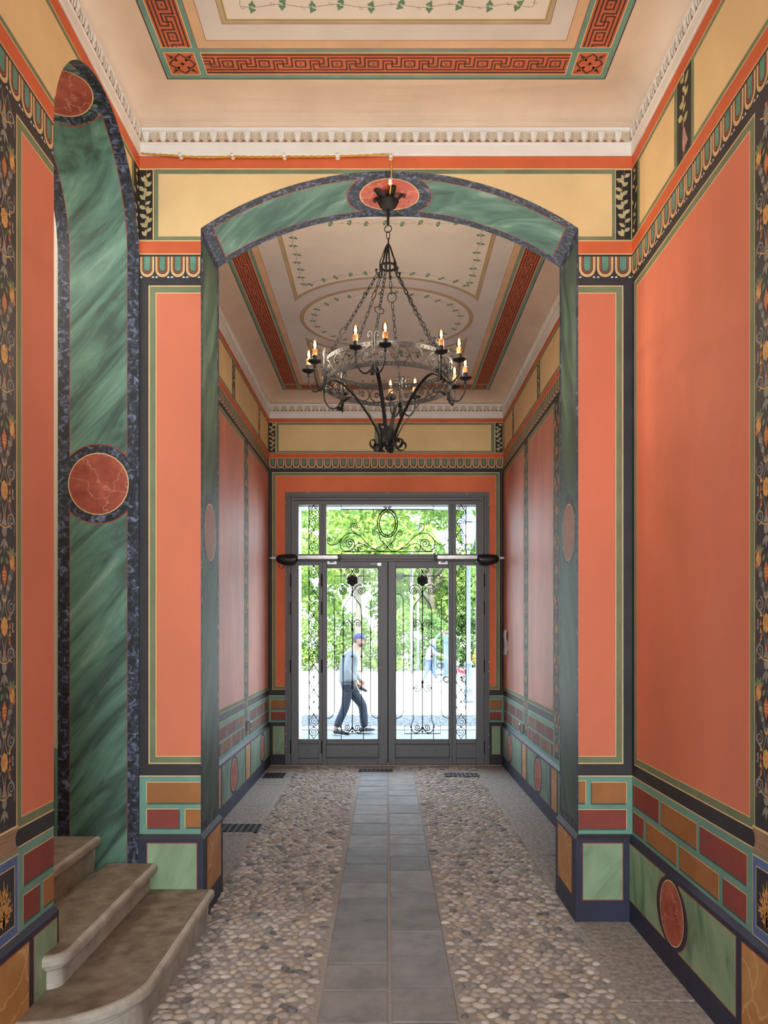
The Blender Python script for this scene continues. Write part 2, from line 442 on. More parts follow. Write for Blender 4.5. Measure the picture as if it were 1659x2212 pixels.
def vine_strip(P, u0, u1, z0, z1, L, seed=1, bird=False):
    rnd = random.Random(seed); P.rect(u0, z0, u1, z1, 'black', L)
    c = (u0+u1)/2; w_ = u1-u0; H = z1-z0
    zb = z0 + (0.38*H if bird else 0.02*H)
    pts = [(c+math.sin(t*7)*w_*0.10, zb+(z1-zb)*t) for t in [k/20 for k in range(21)]]
    P.stroke(pts, 0.004, 'vine', L+1)
    n = int((z1-zb)/0.030)
    for i in range(n):
        t = (i+0.4)/n; z = zb+(z1-zb)*t*0.93; u = c+math.sin(t*7)*w_*0.10
        sg = 1 if i % 2 else -1
        l = min(w_*0.56, 0.062)*rnd.uniform(0.8, 1.15)
        a = PI/2 - sg*rnd.uniform(0.7, 1.2)
        P.leaf(u, z, l, l*0.54, a, 'leafc', L+2)
        if rnd.random() < 0.6: P.leaf(u, z+0.008, l*0.8, l*0.4, PI/2-sg*rnd.uniform(0.1, 0.4), 'leafc', L+2.5)
    if bird:
        b = zb-0.02
        P.poly([(c-0.01, b), (c+0.012, b+0.01), (c+0.022, b-0.05), (c+0.018, b-0.10), (c-0.004, b-0.13), (c-0.024, b-0.085), (c-0.026, b-0.04)], 'redcream', L+2)
        P.stroke([(c, b-0.01), (c+0.012, b+0.035), (c+0.004, b+0.055), (c-0.014, b+0.045)], 0.009, 'redcream', L+2.2)
        P.poly([(c-0.026, b-0.04), (c-0.05, b-0.085), (c-0.02, b-0.10)], 'redcream', L+2.4)
        P.stroke([(c-0.004, b-0.12), (c-0.008, b-0.17)], 0.004, 'redcream', L+2)
        P.stroke([(c+0.008, b-0.12), (c+0.010, b-0.17)], 0.004, 'redcream', L+2)
def panel(P, u0, z0, u1, z1, mat, L, sides='LRTB', gw=0.037, lw=0.007):
    # cream outer line, green band, cream inner line, coloured field; (u0..u1, z0..z1) is the outer edge
    P.rect(u0, z0, u1, z1, 'cream', L)
    def ins(d):
        return (u0+(d if 'L' in sides else 0), z0+(d if 'B' in sides else 0), u1-(d if 'R' in sides else 0), z1-(d if 'T' in sides else 0))
    P.rect(*ins(lw), 'olive', L+1); P.rect(*ins(lw+gw), 'cream', L+2); P.rect(*ins(lw+gw+0.005), mat, L+3)
def brick(P, u0, z0, u1, z1, mat, L, flip=1):
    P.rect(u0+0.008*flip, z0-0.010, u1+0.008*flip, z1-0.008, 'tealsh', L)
    P.rect(u0, z0, u1, z1, 'cream', L+1)
    P.rect(u0+(0.004 if flip > 0 else 0), z0, u1-(0 if flip > 0 else 0.004), z1-0.004, mat, L+2)
def bands(P, u0, u1, T, parts='ABCDEF', seed=3, egg=True):
    if 'A' in parts: P.rect(u0, T['o1'][1], u1, T['o1'][0], 'orange', 1); P.rect(u0, T['fr'][0], u1, T['o1'][1], 'cream', 1)
    if 'B' in parts: P.rect(u0, T['fr'][1], u1, T['fr'][0], 'olive', 1)
    if 'C' in parts:
        P.rect(u0, T['fr'][1]-0.006, u1, T['fr'][1], 'cream', 2); P.rect(u0, T['o2'][1], u1, T['o2'][0], 'orange', 1)
        P.rect(u0, T['o2'][1]-0.006, u1, T['o2'][1], 'cream', 2)
    if 'D' in parts: egg_band(P, u0, u1, T['egg'][1], T['egg'][0], 1)
    if 'E' in parts: P.rect(u0, T['teal'][1], u1, T['teal'][0], 'teal', 1); P.rect(u0, T['teal'][0]-0.006, u1, T['teal'][0], 'cream', 2)
def yellow_panel(P, u0, u1, T, L=2):
    z0, z1 = T['fr'][1]+0.024, T['fr'][0]-0.028
    P.rect(u0, z0, u1, z1, 'cream', L); P.rect(u0+0.006, z0+0.006, u1-0.006, z1-0.006, 'yellow', L+1)
def oval_pair(P, c, r, T, L):
    z = (T['mar'][0]+T['mar'][1])/2
    P.disc(c, z, r+0.050, (T['mar'][0]-T['mar'][1])/2+0.006, 'navy', L+2)
    for a in (0, PI): P.ring(c, z, r+0.050, 0.006, 'redln', L+3, a-1.15, a+1.15, 24, ((T['mar'][0]-T['mar'][1])/2+0.006)/(r+0.050))
    P.disc(c, z, r, r, 'cream', L+4); P.disc(c, z, r-0.006, r-0.006, 'redm', L+5)
def marble_panel(P, u0, u1, T, mat, L):
    P.rect(u0, T['mar'][1], u1, T['mar'][0], 'redln', L); P.rect(u0+0.005, T['mar'][1]+0.005, u1-0.005, T['mar'][0]-0.005, mat, L+1)
def arabesque(P, uc, hw, z0, z1, zr, per, L):
    P.rect(uc-hw, z0, uc+hw, z1, 'dark', L)
    P.rect(uc-0.0012, z0, uc+0.0012, z1, 'grey2', L+1)
    k0 = int((z0-zr)/per)-1; k1 = int((z1-zr)/per)+2
    def ok(z): return z0+0.03 < z < z1-0.03
    for k in range(k0, k1):
        z = zr+k*per
        if ok(z):
            for a in range(8): P.disc(uc+0.017*math.cos(a*PI/4), z+0.026*math.sin(a*PI/4), 0.012, 0.014, 'rose', L+3+0.05*a, 10)
            P.disc(uc, z, 0.016, 0.022, 'rose', L+4, 12); P.ring(uc, z, 0.012, 0.003, 'fruit', L+4.5, n=14)
        for sg in (-1, 1):
            for dz, dv in ((0.078, 1), (-0.112, -1)):
                if ok(z+dz) and ok(z+dz+0.04*dv) and ok(z+0.2*dv*0.5):
                    sp = spiral(uc+sg*0.055, z+dz, 0.031, PI/2*dv+0.2, 1.6, 0.2, 30, sgn=sg*dv)
                    P.stroke(sp, 0.008, 'grey1', L+2, lambda t: 1.1-0.6*t)
                    P.stroke([(uc+sg*0.003, z+0.104*dv), (uc+sg*0.010, z+0.07*dv), (uc+sg*0.026, z+0.02*dv+dz*0.1), (uc+sg*0.05, z+dz-0.034*dv*1), (uc+sg*0.08, z+dz-0.01*dv), (uc+sg*0.084, z+dz+0.02*dv)], 0.006, 'grey1', L+1.6)
                    P.leaf(uc+sg*0.082, z+dz+0.016*dv, 0.05, 0.014, dv*PI/2, 'grey2', L+1.8)
            for j, dz in enumerate((0.035, 0.0, -0.032, -0.062)):
                if ok(z+dz):
                    u = uc+sg*(0.046-0.003*abs(j-1.5)); P.poly([(u-0.002, z+dz+0.016), (u+0.002, z+dz+0.016), (u+0.006, z+dz+0.002), (u+0.011, z+dz-0.008), (u+0.003, z+dz-0.006), (u, z+dz-0.014), (u-0.003, z+dz-0.006), (u-0.011, z+dz-0.008), (u-0.006, z+dz+0.002)], 'fruit' if j % 2 else 'rose', L+3)
            if ok(z+0.02): P.poly([(uc+sg*0.062, z+0.02), (uc+sg*0.076, z+0.012), (uc+sg*0.072, z-0.01), (uc+sg*0.082, z-0.022), (uc+sg*0.064, z-0.026)], 'grey1', L+2)
            # garland horn with fruit
            for j in range(6):
                zz = z+0.115+0.021*j
                if ok(zz): P.disc(uc+sg*(0.012+0.0085*j), zz, 0.010+0.0018*j, 0.014, 'grey2' if j % 2 else 'grey1', L+1.5+0.1*j, 10)
            if ok(z+0.27):
                col = 'rose' if sg > 0 else 'fruit'
                P.disc(uc+sg*0.062, z+0.262, 0.022, 0.030, col, L+3, 12); P.disc(uc+sg*0.078, z+0.238, 0.010, 0.014, 'fruit', L+3.5, 10)
                P.disc(uc+sg*0.050, z+0.285, 0.012, 0.016, 'fruit' if sg > 0 else 'rose', L+3.3, 10)
                for q_, a in enumerate((0.4, 1.1, 1.9, 2.7)): P.leaf(uc+sg*0.058, z+0.286, 0.045, 0.020, a, 'leafg', L+2.2+0.2*q_)
                P.leaf(uc+sg*0.03, z+0.25, 0.035, 0.02, PI/2+sg*0.6, 'leafg', L+2.9)
        if ok(z+0.205) and ok(z+0.24):
            P.poly([(uc, z+0.25), (uc+0.018, z+0.215), (uc+0.016, z+0.19), (uc, z+0.155), (uc-0.016, z+0.19), (uc-0.018, z+0.215)], 'fruit', L+2.5)
            for j in range(3): P.rect(uc-0.017, z+0.188+0.014*j, uc+0.017, z+0.192+0.014*j, 'rose', L+3)
        if ok(z+0.104): P.rect(uc-0.011, z+0.098, uc+0.011, z+0.110, 'rose', L+3)
        if ok(z-0.15) and ok(z-0.2):
            P.rect(uc-0.010, z-0.108, uc+0.010, z-0.096, 'fruit', L+3)
            P.poly([(uc-0.008, z-0.108), (uc+0.008, z-0.108), (uc+0.024, z-0.14), (uc-0.024, z-0.14)], 'grey1', L+2.5)
            P.stroke([(uc-0.050, z-0.132), (uc-0.02, z-0.147), (uc+0.02, z-0.147), (uc+0.050, z-0.132)], 0.006, 'rose', L+3.5)
            P.disc(uc, z-0.165, 0.019, 0.022, 'grey1', L+2.6, 12)
            for a in (-2.2, -1.57, -0.95): P.leaf(uc, z-0.19, 0.055, 0.016, a, 'grey1', L+2.7)

def key_strip(P, u0, u1, v0, v1, L, along='u'):
    # Greek key strip between (u0..u1) x (v0..v1); the run follows `along`
    def R(a0, b0, a1, b1, mat, LL):
        if along == 'u': P.rect(a0, b0, a1, b1, mat, LL)
        else: P.rect(b0, a0, b1, a1, mat, LL)
    if along != 'u': u0, u1, v0, v1 = v0, v1, u0, u1
    R(u0, v0, u1, v1, 'cream', L); e = 0.005
    R(u0+e, v0+e, u1-e, v1-e, 'key', L+1)
    w_ = v1-v0; row = (w_-0.010)/7.3; c0 = (v0+v1)/2
    def rv(r): return c0+(3-r)*row
    n = max(1, round((u1-u0-2*e)/0.2118)); p = (u1-u0-2*e)/n; cw = p/12.0; s_ = row*0.21
    a_lo, a_hi = u0+e, u1-e
    def hl(c_a, c_b, r, base):
        a = max(a_lo, base+c_a*cw-s_); b = min(a_hi, base+c_b*cw+s_)
        if b > a: R(a, rv(r)-s_, b, rv(r)+s_, 'keyd', L+2)
    def vl(c, r_a, r_b, base):
        a = base+c*cw-s_; b = base+c*cw+s_
        if a >= a_lo and b <= a_hi: R(a, rv(max(r_a, r_b))-s_, b, rv(min(r_a, r_b))+s_, 'keyd', L+2.1)
    for r in (0, 6): R(a_lo, rv(r)-s_, a_hi, rv(r)+s_, 'keyd', L+2)
    for i in range(-1, n+1):
        b = u0+e+p*i
        vl(0,1,3,b); hl(0,3.5,3,b); vl(3.5,3,5,b); hl(-7,3.5,5,b); vl(5,5,2,b); hl(2,5,2,b); vl(2,2,4,b); hl(-1,2,4,b); vl(-1,4,1,b); hl(-12,-1,1,b)
        hl(6.2,9.4,2,b); hl(6.2,9.4,4,b); vl(6.2,2,4,b); vl(9.4,2,4,b); hl(7.7,7.9,3,b)
def corner_square(P, cu, cv, h, L):
    P.rect(cu-h, cv-h, cu+h, cv+h, 'cream', L); P.rect(cu-h+0.005, cv-h+0.005, cu+h-0.005, cv+h-0.005, 'key', L+1)
    k = h/0.088
    for q in range(4):
        a = q*PI/2; c, d = math.cos(a), math.sin(a)
        lobe = [(0.016,0.030),(0.026,0.022),(0.030,0.030),(0.050,0.028),(0.064,0.012),(0.074,0),(0.064,-0.012),(0.050,-0.028),(0.030,-0.030),(0.026,-0.022),(0.016,-0.030)]
        P.stroke([(cu+(x*c-y*d)*k, cv+(x*d+y*c)*k) for x, y in [tuple(t) for t in bez([(x,y) for x,y in lobe[1:-1]], 40)]], 0.010*k, 'keyd', L+2)
        P.poly([(cu+(x*c-y*d)*k, cv+(x*d+y*c)*k) for x, y in ((0,0.006),(0.022,0),(0,-0.006))], 'keyd', L+2.2)
        a += PI/4; c, d = math.cos(a), math.sin(a)
        P.poly([(cu+(x*c-y*d)*k, cv+(x*d+y*c)*k) for x, y in ((0.056,0),(0.070,0.014),(0.080,0.007),(0.105,0),(0.080,-0.007),(0.070,-0.014))], 'keyd', L+2.2)
def ivy_leaf(P, u, v, s_, a, L):
    c, d = math.cos(a), math.sin(a)
    pts = [(0,0),(-0.15,0.35),(0.1,0.55),(0.45,0.3),(1.0,0),(0.45,-0.3),(0.1,-0.55),(-0.15,-0.35)]
    P.poly([(u+(x*c-y*d)*s_, v+(x*d+y*c)*s_) for x, y in pts], 'green1', L)
def ivy(P, pts, L, step=0.115, s_=0.030):
    # pts: dense path
    acc = 0; last = pts[0]; k = 0
    wav = []; dist = 0
    for i, p in enumerate(pts):
        a = pts[max(0,i-1)]; b = pts[min(len(pts)-1,i+1)]
        dx, dy = b[0]-a[0], b[1]-a[1]; l = math.hypot(dx,dy) or 1
        if i: dist += math.hypot(p[0]-pts[i-1][0], p[1]-pts[i-1][1])
        o_ = 0.010*math.sin(dist*2*PI/(step*1.9)); wav.append((p[0]-dy/l*o_, p[1]+dx/l*o_))
    P.stroke(wav, 0.0028, 'vine', L)
    dist = 0; nxt = step*0.5
    for i in range(1, len(wav)):
        dist += math.hypot(wav[i][0]-wav[i-1][0], wav[i][1]-wav[i-1][1])
        if dist > nxt:
            nxt += step; k += 1
            t = math.atan2(wav[i][1]-wav[i-1][1], wav[i][0]-wav[i-1][0])
            j = 0.3*math.sin(k*2.3)
            ivy_leaf(P, wav[i][0]-0.008*math.sin(t), wav[i][1]+0.008*math.cos(t), s_, t+PI/2+0.35+j, L+0.6)
            ivy_leaf(P, wav[i][0]+0.008*math.sin(t), wav[i][1]-0.008*math.cos(t), s_, t-PI/2+0.35-j, L+0.6)
            P.ring(wav[i][0]+0.05*math.cos(t), wav[i][1]+0.05*math.sin(t), 0.009, 0.0022, 'vine', L, 0, 4.5, 12)
def dense(poly, step=0.012, closed=True):
    out = []
    n = len(poly)
    for i in range(n if closed else n-1):
        a = poly[i]; b = poly[(i+1)%n]; l = math.hypot(b[0]-a[0], b[1]-a[1]); k = max(1, int(l/step))
        out += [(a[0]+(b[0]-a[0])*j/k, a[1]+(b[1]-a[1])*j/k) for j in range(k)]
    out.append(poly[0] if closed else poly[-1]); return out

# ================================================================= THE SETTING
XL, XR, YA, YB = -1.53, 1.52, 4.73, 5.24          # near room side walls, arch wall front and back
FXL, FXR, YD = -1.57, 1.56, 10.2                    # far room side walls, door wall
JL, JR = -1.15, 1.187                               # jambs of the big arch
NEAR = dict(o1=(4.735,4.661), fr=(4.655,4.216), o2=(4.210,4.134), egg=(4.121,3.984), ft=3.936, fb=0.974, teal=(0.902,0.536), mar=(0.492,0.136))
FAR  = dict(o1=(4.631,4.580), fr=(4.574,4.174), o2=(4.167,4.102), egg=(4.096,3.964), ft=3.914, fb=1.009, teal=(0.934,0.576), mar=(0.526,0.143))
TOPZ = 5.25
ac = (JL+JR)/2; ah = (JR-JL)/2; zs, za = 4.291, 4.645
AR = (ah*ah+(za-zs)**2)/(2*(za-zs)); azc = za-AR
def arch_z(x): return azc+math.sqrt(max(0, AR*AR-(x-ac)**2)) if abs(x-ac) <= ah else -1
SC, SR, SS = 4.115, 0.605, 4.12                     # stair arch: centre depth, radius, springing height
def sarch_z(y): return SS+math.sqrt(max(0, SR*SR-(y-SC)**2))

# ---- floor with cobbles set in mortar, centre paving slabs and kerb slabs
def pebble_mats():
    cols = [(194,184,172),(176,167,160),(164,158,156),(140,136,136),(190,182,178),(180,164,148),(112,112,116),(206,198,190)]
    return [plain('river_cobble_%d' % i, c, 0.55, 0, 0.08, 60) for i, c in enumerate(cols)]
M['mortar'] = plain('grey_mortar', (172, 166, 160), 0.95, 0, 0.9, 160)
def stone(name, c0, c1, c2, scale, bs, bmp, rough=0.7, aniso=(1,1,1)):
    m, nt, b = base_mat(name, rough); v = coords(nt, scale=aniso)
    f = noise(nt, v, scale, 8, 0.65)
    nt.links.new(ramp(nt, [(0.3, c0), (0.5, c1), (0.72, c2)], f), b.inputs['Base Color'])
    bump(nt, b, noise(nt, v, bs, 5, 0.6), bmp, 0.006); return m
M['kerb'] = stone('rough_grey_kerb_stone', (124,118,116), (164,157,152), (200,192,186), 30, 70, 1.0, 0.75, (1,1,1))
PAV = [stone('paving_slab_%d' % i, scl(c,0.86), c, scl(c,1.10), 5, 50, 0.25, 0.7) for i, c in enumerate([(150,148,150),(142,142,144),(156,147,143),(148,148,152),(134,134,138)])]
PEB = pebble_mats()
rnd = random.Random(11)
F = MB()
F.box(-2.1, 2.1, -1.25, 10.28, -0.25, -0.0045, 'mortar')
# centre slabs
def pxD(y): return 2970.0/(y-CY)
lj = [262,287,312,345,373,415,452,505,560,635,718,785,885,972,1083,1202,1350]
rj = [282,305,330,372,410,462,505,547,600,663,760,845,928,1043,1190,1348]
def slabs(js, x0, x1, seed):
    r2 = random.Random(seed)
    ds = [9.85]+[pxD(1560+y/2.074) for y in js]
    while ds[-1] > -0.9: ds.append(ds[-1]-r2.uniform(0.28, 0.42))
    for a, b in zip(ds, ds[1:]):
        F.bbox(x0+0.004, x1-0.004, b+0.005, a-0.005, -0.05, r2.uniform(-0.001, 0.003), r2.choices(PAV, [4,4,1,4,3])[0], 0.004)
slabs(lj, -0.325, 0.012, 5); slabs(rj, 0.020, 0.338, 6)
F.bbox(-0.35, 0.09, 9.87, 10.13, -0.05, 0.001, 'kerb', 0.004)
# kerb slabs along the walls
def kerb(x0, x1, ys, seed):
    r2 = random.Random(seed)
    for a, b in zip(ys, ys[1:]): F.bbox(x0, x1, a+0.004, b-0.004, -0.05, 0.004+r2.uniform(-0.002,0.002), 'kerb', 0.006)
kerb(1.165, 1.56, [5.24, 6.1, 7.2, 8.3, 9.3, 10.15], 1)
kerb(-1.57, -1.182, [5.24, 6.7, 7.9, 8.9, 9.4, 9.75, 10.15], 2)
kerb(1.165, 1.53, [-0.6, 0.5, 1.6, 2.6, 3.7, 4.73], 3)
kerb(-1.53, -1.165, [-0.6, 0.5, 1.6, 2.3, 3.0], 4)
F.bbox(-1.57, 1.56, 10.155, 10.30, -0.05, 0.012, 'kerb', 0.005)
# cobbles: each stone a flattened, tilted ellipsoid
def cobbles(x0, x1, y0, y1, seed, step=0.060):
    r2 = random.Random(seed); ny = int((y1-y0)/(step*0.86)); nx = int((x1-x0)/step)
    for j in range(ny):
        for i in range(nx):
            x = x0+(i+0.5+(0.5 if j % 2 else 0)+r2.uniform(-0.25,0.25))*step; y = y0+(j+0.5+r2.uniform(-0.25,0.25))*step*0.86
            if x < x0+0.02 or x > x1-0.02 or y > y1-0.02: continue
            if (y < 4.71 and x < -1.085 and y > 3.3): continue
            a = r2.uniform(0.024, 0.046); b = r2.uniform(0.018, 0.031); c = r2.uniform(0.014, 0.020)
            rz = r2.gauss(0, 0.6); seg, rg = (9, 6) if y < 6.6 else (7, 4)
            rot = Matrix.Rotation(rz, 3, 'Z') @ Matrix.Rotation(r2.uniform(-0.15,0.15), 3, 'X')
            F.ell((x, y, -0.012+r2.uniform(0, 0.005)), (a, b, c), r2.choices(PEB, [5,5,5,3,5,3,1,3])[0], seg, rg, rot)
cobbles(-1.165, -0.330, 2.2, 10.14, 21); cobbles(0.345, 1.16, 2.2, 9.86, 22); cobbles(0.10, 1.16, 9.86, 10.14, 23)
fo = F.build('floor'); struct(fo)
me = fo.data
for p in me.polygons:
    if me.materials[p.material_index].name.startswith('river_cobble'): p.use_smooth = True

# ---- near room, right wall
def wall_fn(x, sg):  # sg=-1: faces -X (right wall), +1: faces +X
    return lambda u, v, h: (x+sg*h, u, v)
def side_near(x, sg, name):
    P = Paint(wall_fn(x, sg))
    th = 0.5
    if sg < 0: P.box(x, x+th, -1.25, YA, -0.02, TOPZ, 'dark')
    else:
        P.box(x-th, x, -1.25, 3.51, -0.02, TOPZ, 'dark'); P.box(x-th, x, 4.72, YA, -0.02, TOPZ, 'dark')
        n = 40
        for k in range(n):
            a = SC-SR*math.cos(PI*k/n); b = SC-SR*math.cos(PI*(k+1)/n)
            P.prism([(x-th,a,sarch_z(a)),(x-th,b,sarch_z(b)),(x-th,b,TOPZ),(x-th,a,TOPZ)], (th,0,0), 'dark')
        P.hole = (SC-SR, SC+SR, sarch_z)
    T = NEAR; yend = YA if sg < 0 else YA
    lo = YA if sg < 0 else 3.51
    bands(P, -1.2, YA, T, 'ABC')
    bands(P, -1.2, lo, T, 'DE')
    # frieze
    yellow_panel(P, 4.035, 4.585, T); yellow_panel(P, 2.30, 3.775, T); yellow_panel(P, 0.1, 2.06, T)
    z0, z1 = T['fr'][1], T['fr'][0]
    P.rect(4.625, z0+0.006, YA, z1, 'black', 2)
    for i in range(9): P.leaf(4.68+0.02*math.sin(i*2.1), z0+0.03+i*0.045, 0.045, 0.022, PI/2+(0.9 if i % 2 else -0.9), 'leafc', 4)
    if sg < 0: vine_strip(P, 3.81, 3.994, z0+0.006, z1-0.006, 2, 5, True)
    vine_strip(P, 2.09, 2.27, z0+0.006, z1-0.006, 2, 6, True)
    # big salmon panel
    if sg < 0: panel(P, 3.148, T['fb'], 4.682, T['ft'], 'red', 2)
    else: panel(P, 3.155, T['fb'], 3.51, T['ft'], 'red', 2, 'LTB')
    panel(P, 0.9, T['fb'], 2.955, T['ft'], 'red', 2)
    # ornamental upright band
    arabesque(P, 3.056, 0.094, 0.98, T['ft'], 2.906 if sg > 0 else 2.92, 0.545, 2)
    # moulding and blue framed block under it, stone blocks
    P.rect(2.94, 0.885, 3.166, 0.99, 'cap', 4); P.rect(2.94, 0.985, 3.17, 0.995, 'cream', 4.5)
    P.disc(3.170, 0.936, 0.022, 0.034, 'dark', 5)
    P.rect(2.93, 0.540, 3.172, 0.875, 'cream', 3); P.rect(2.935, 0.545, 3.168, 0.870, 'blue', 4)
    P.rect(2.962, 0.585, 3.140, 0.835, 'cream', 5); P.rect(2.966, 0.589, 3.136, 0.831, 'dark', 6)
    uc = 3.051
    for a in (-0.9, -0.55, -0.25, 0, 0.25, 0.55, 0.9):
        L_ = 0.20-0.075*abs(a)
        pts = [(uc+math.sin(a)*L_*t*(0.35+0.35*t), 0.60+math.cos(a)*L_*t) for t in [k/10 for k in range(11)]]
        P.stroke(pts, 0.009, 'wheat', 7, lambda t: 0.4+1.2*math.sin(PI*min(1, t*1.02)))
        for j in (3, 5, 7):
            for sd in (-1, 1): P.leaf(pts[j][0], pts[j][1], 0.03, 0.010, PI/2-a+sd*0.6, 'wheat', 7.2)
    f = 1
    for u0, u1, m in ((4.258,4.705,'brickr'),(3.738,4.222,'brickb'),(3.217,3.70,'brickr')) if sg < 0 else ((3.215,3.51,'brickr'),):
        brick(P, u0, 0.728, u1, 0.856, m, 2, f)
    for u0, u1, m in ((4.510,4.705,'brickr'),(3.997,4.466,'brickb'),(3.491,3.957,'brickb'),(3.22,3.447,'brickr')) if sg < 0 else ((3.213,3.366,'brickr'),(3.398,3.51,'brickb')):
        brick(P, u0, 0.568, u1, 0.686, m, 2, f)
    struct(P.build(name))
    # projecting skirting with marble panels
    B = Paint(wall_fn(x+sg*0.022, sg)); y1 = YA if sg < 0 else 3.515
    B.prism([(x,-1.2,0),(x+sg*0.022,-1.2,0),(x+sg*0.022,-1.2,0.515),(x,-1.2,0.540)][::sg], (0, y1+1.2, 0), 'navy')
    if sg < 0:
        marble_panel(B, 4.10, 4.722, T, 'marblegl', 1); marble_panel(B, 3.272, 3.93, T, 'marblegl', 1); oval_pair(B, 4.015, 0.168, T, 1)
    else: marble_panel(B, 3.262, 3.50, T, 'marblegl', 1)
    marble_panel(B, 2.86, 3.225, T, 'yelm', 1); marble_panel(B, 2.2, 2.82, T, 'marblegl', 1)
    struct(B.build('baseboard_right' if sg < 0 else 'baseboard_left'))
side_near(XR, -1, 'wall_right'); side_near(XL, 1, 'wall_left')

# ---- stair arch: painted reveal and soffit
def stair_fn(s, x, h):
    if s <= SS: return (x, 4.72-h, s)
    t = (s-SS)/SR
    if t <= PI: return (x, SC+(SR-h)*math.cos(t), SS+(SR-h)*math.sin(t))
    return (x, 3.51+h, SS-(s-SS-PI*SR))
P = Paint(stair_fn); P.nu = 0.05; S1 = SS+PI*SR/2; S2 = 2*SS+PI*SR
P.rect(0, -2.032, S2, XL, 'bluem', 1)
for c0, c1 in ((0.25, 2.706), (2.706, S1), (S1, S2-2.706), (S2-2.706, S2-0.2)):
    P.rect(c0, -1.960, c1, -1.600, 'redln', 2); P.rect(c0, -1.956, c1, -1.604, 'marblegj', 3)
P.rect(0, -1.960, 0.3, -1.600, 'redln', 2); P.rect(0, -1.956, 0.3, -1.604, 'marblegj', 3)
for c in (2.706, S1, S2-2.706):
    P.disc(c, -1.78, 0.245, 0.245, 'bluem', 4)
    for a in (0, PI):
        P.ring(c, -1.78, 0.245, 0.006, 'redln', 5, a-0.82, a+0.82, 24)
    P.disc(c, -1.78, 0.192, 0.188, 'cream', 6); P.disc(c, -1.78, 0.186, 0.182, 'redm', 7)
struct(P.build('trim_1'))

# ---- stairwell beyond the arch
S = MB()
S.box(-5.0, -2.032, 4.735, 5.0, 0, TOPZ, 'wallcream'); S.box(-5.0, -2.03, 3.2, 3.40, 0, TOPZ, 'wallcream')
S.box(-5.2, -5.0, 3.2, 5.0, 0, TOPZ, 'wallcream'); S.box(-5.0, -2.03, 3.2, 5.0, TOPZ-0.1, TOPZ, 'wallcream')
S.prism([(-5.0,4.733,2.45),(-2.03,4.733,1.06),(-2.03,4.733,0.2),(-5.0,4.733,0.2)], (0,0.004,0), 'teal')
S.prism([(-5.0,4.729,2.38),(-2.06,4.729,1.00),(-2.06,4.729,0.2),(-5.0,4.729,0.2)], (0,0.004,0), 'marblegk')
struct(S.build('wall_stairwell'))

# ---- arch wall between the two rooms
P = Paint(lambda u, v, h: (u, YA-h, v))
P.box(-2.031, JL, YA, YB, -0.02, TOPZ, 'dark'); P.box(JR, 2.2, YA, YB, -0.02, TOPZ, 'dark')
n = 48
for k in range(n):
    a = JL+(JR-JL)*k/n; b = JL+(JR-JL)*(k+1)/n
    P.prism([(a,YA,max(zs,arch_z(a))),(b,YA,max(zs,arch_z(b))),(b,YA,TOPZ),(a,YA,TOPZ)], (0,YB-YA,0), 'dark')
P.hole = (JL, JR, lambda x: max(zs, arch_z(x))); T = NEAR
bands(P, XL, XR, T, 'AB'); bands(P, XL, JL, T, 'CDE'); bands(P, JR, XR, T, 'CDE')
yellow_panel(P, -1.413, 1.396, T)
for a, b, sd in ((-1.525, -1.448, 4), (1.426, 1.515, 9)):
    P.rect(a-0.01, T['fr'][1]+0.006, b+0.006, T['fr'][0], 'cream', 2); vine_strip(P, a-0.006, b, T['fr'][1]+0.006, T['fr'][0]-0.004, 3, sd)
panel(P, -1.4735, T['fb'], JL, T['ft'], 'red', 2, 'LTB'); panel(P, JR, T['fb'], 1.466, T['ft'], 'red', 2, 'RTB')
def bk(x0, y0, x1, y1, m, f=1):
    brick(P, (x0-CX)*YA/FL, EYE+(CY-y1)*YA/FL, (x1-CX)*YA/FL, EYE+(CY-y0)*YA/FL, m, 2, f)
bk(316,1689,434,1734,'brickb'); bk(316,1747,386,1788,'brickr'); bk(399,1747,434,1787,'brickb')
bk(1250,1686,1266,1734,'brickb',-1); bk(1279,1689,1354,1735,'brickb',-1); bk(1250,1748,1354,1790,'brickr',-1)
P.hole = None
marble_panel(P, (319-CX)*YA/FL, (428-CX)*YA/FL, T, 'marblegl', 1)
struct(P.build('wall_arch'))
# skirting blocks round the piers
def pier_base(x0, x1, jx, sg, name):
    # jx jamb x, sg: +1 projects to +X
    B = MB(); e = 0.022
    ya, yb = YA-e, YB+e
    a, b = (x0, jx+sg*e) if sg > 0 else (jx+sg*e, x1)
    B.box(a, b, ya, yb, 0, 0.512, 'navy')
    # sloping top
    t = [(a, ya, 0.512), (b, ya, 0.512), (b, yb, 0.512), (a, yb, 0.512)]
    c, d = (a, jx) if sg > 0 else (jx, b)
    u = [(c, YA, 0.540), (d, YA, 0.540), (d, YB, 0.540), (c, YB, 0.540)]
    B.add(t+u, [(0,1,5,4),(1,2,6,5),(2,3,7,6),(3,0,4,7)], 'dark')
    B.fn = lambda p, q, h: (jx+sg*(e+h), p, q); B.dh = 0.00025; B.hole = None; B.nu = 0
    for f_ in ('rect', 'poly', 'disc'): setattr(B, f_, getattr(Paint, f_).__get__(B))
    marble_panel(B, 4.80, 5.20, dict(mar=(0.500, 0.14)), 'yelm', 1)
    B.fn = lambda p, q, h: (p, ya-h, q)
    if sg < 0: marble_panel(B, (1256-CX)*YA/FL, (1344-CX)*YA/FL, NEAR, 'marblegl', 1)
    else: marble_panel(B, (319-CX)*YA/FL, (428-CX)*YA/FL, NEAR, 'marblegl', 1)
    struct(B.build(name))
pier_base(XL, 0, JL, 1, 'baseboard_arch_left'); pier_base(0, XR, JR, -1, 'baseboard_arch_right')
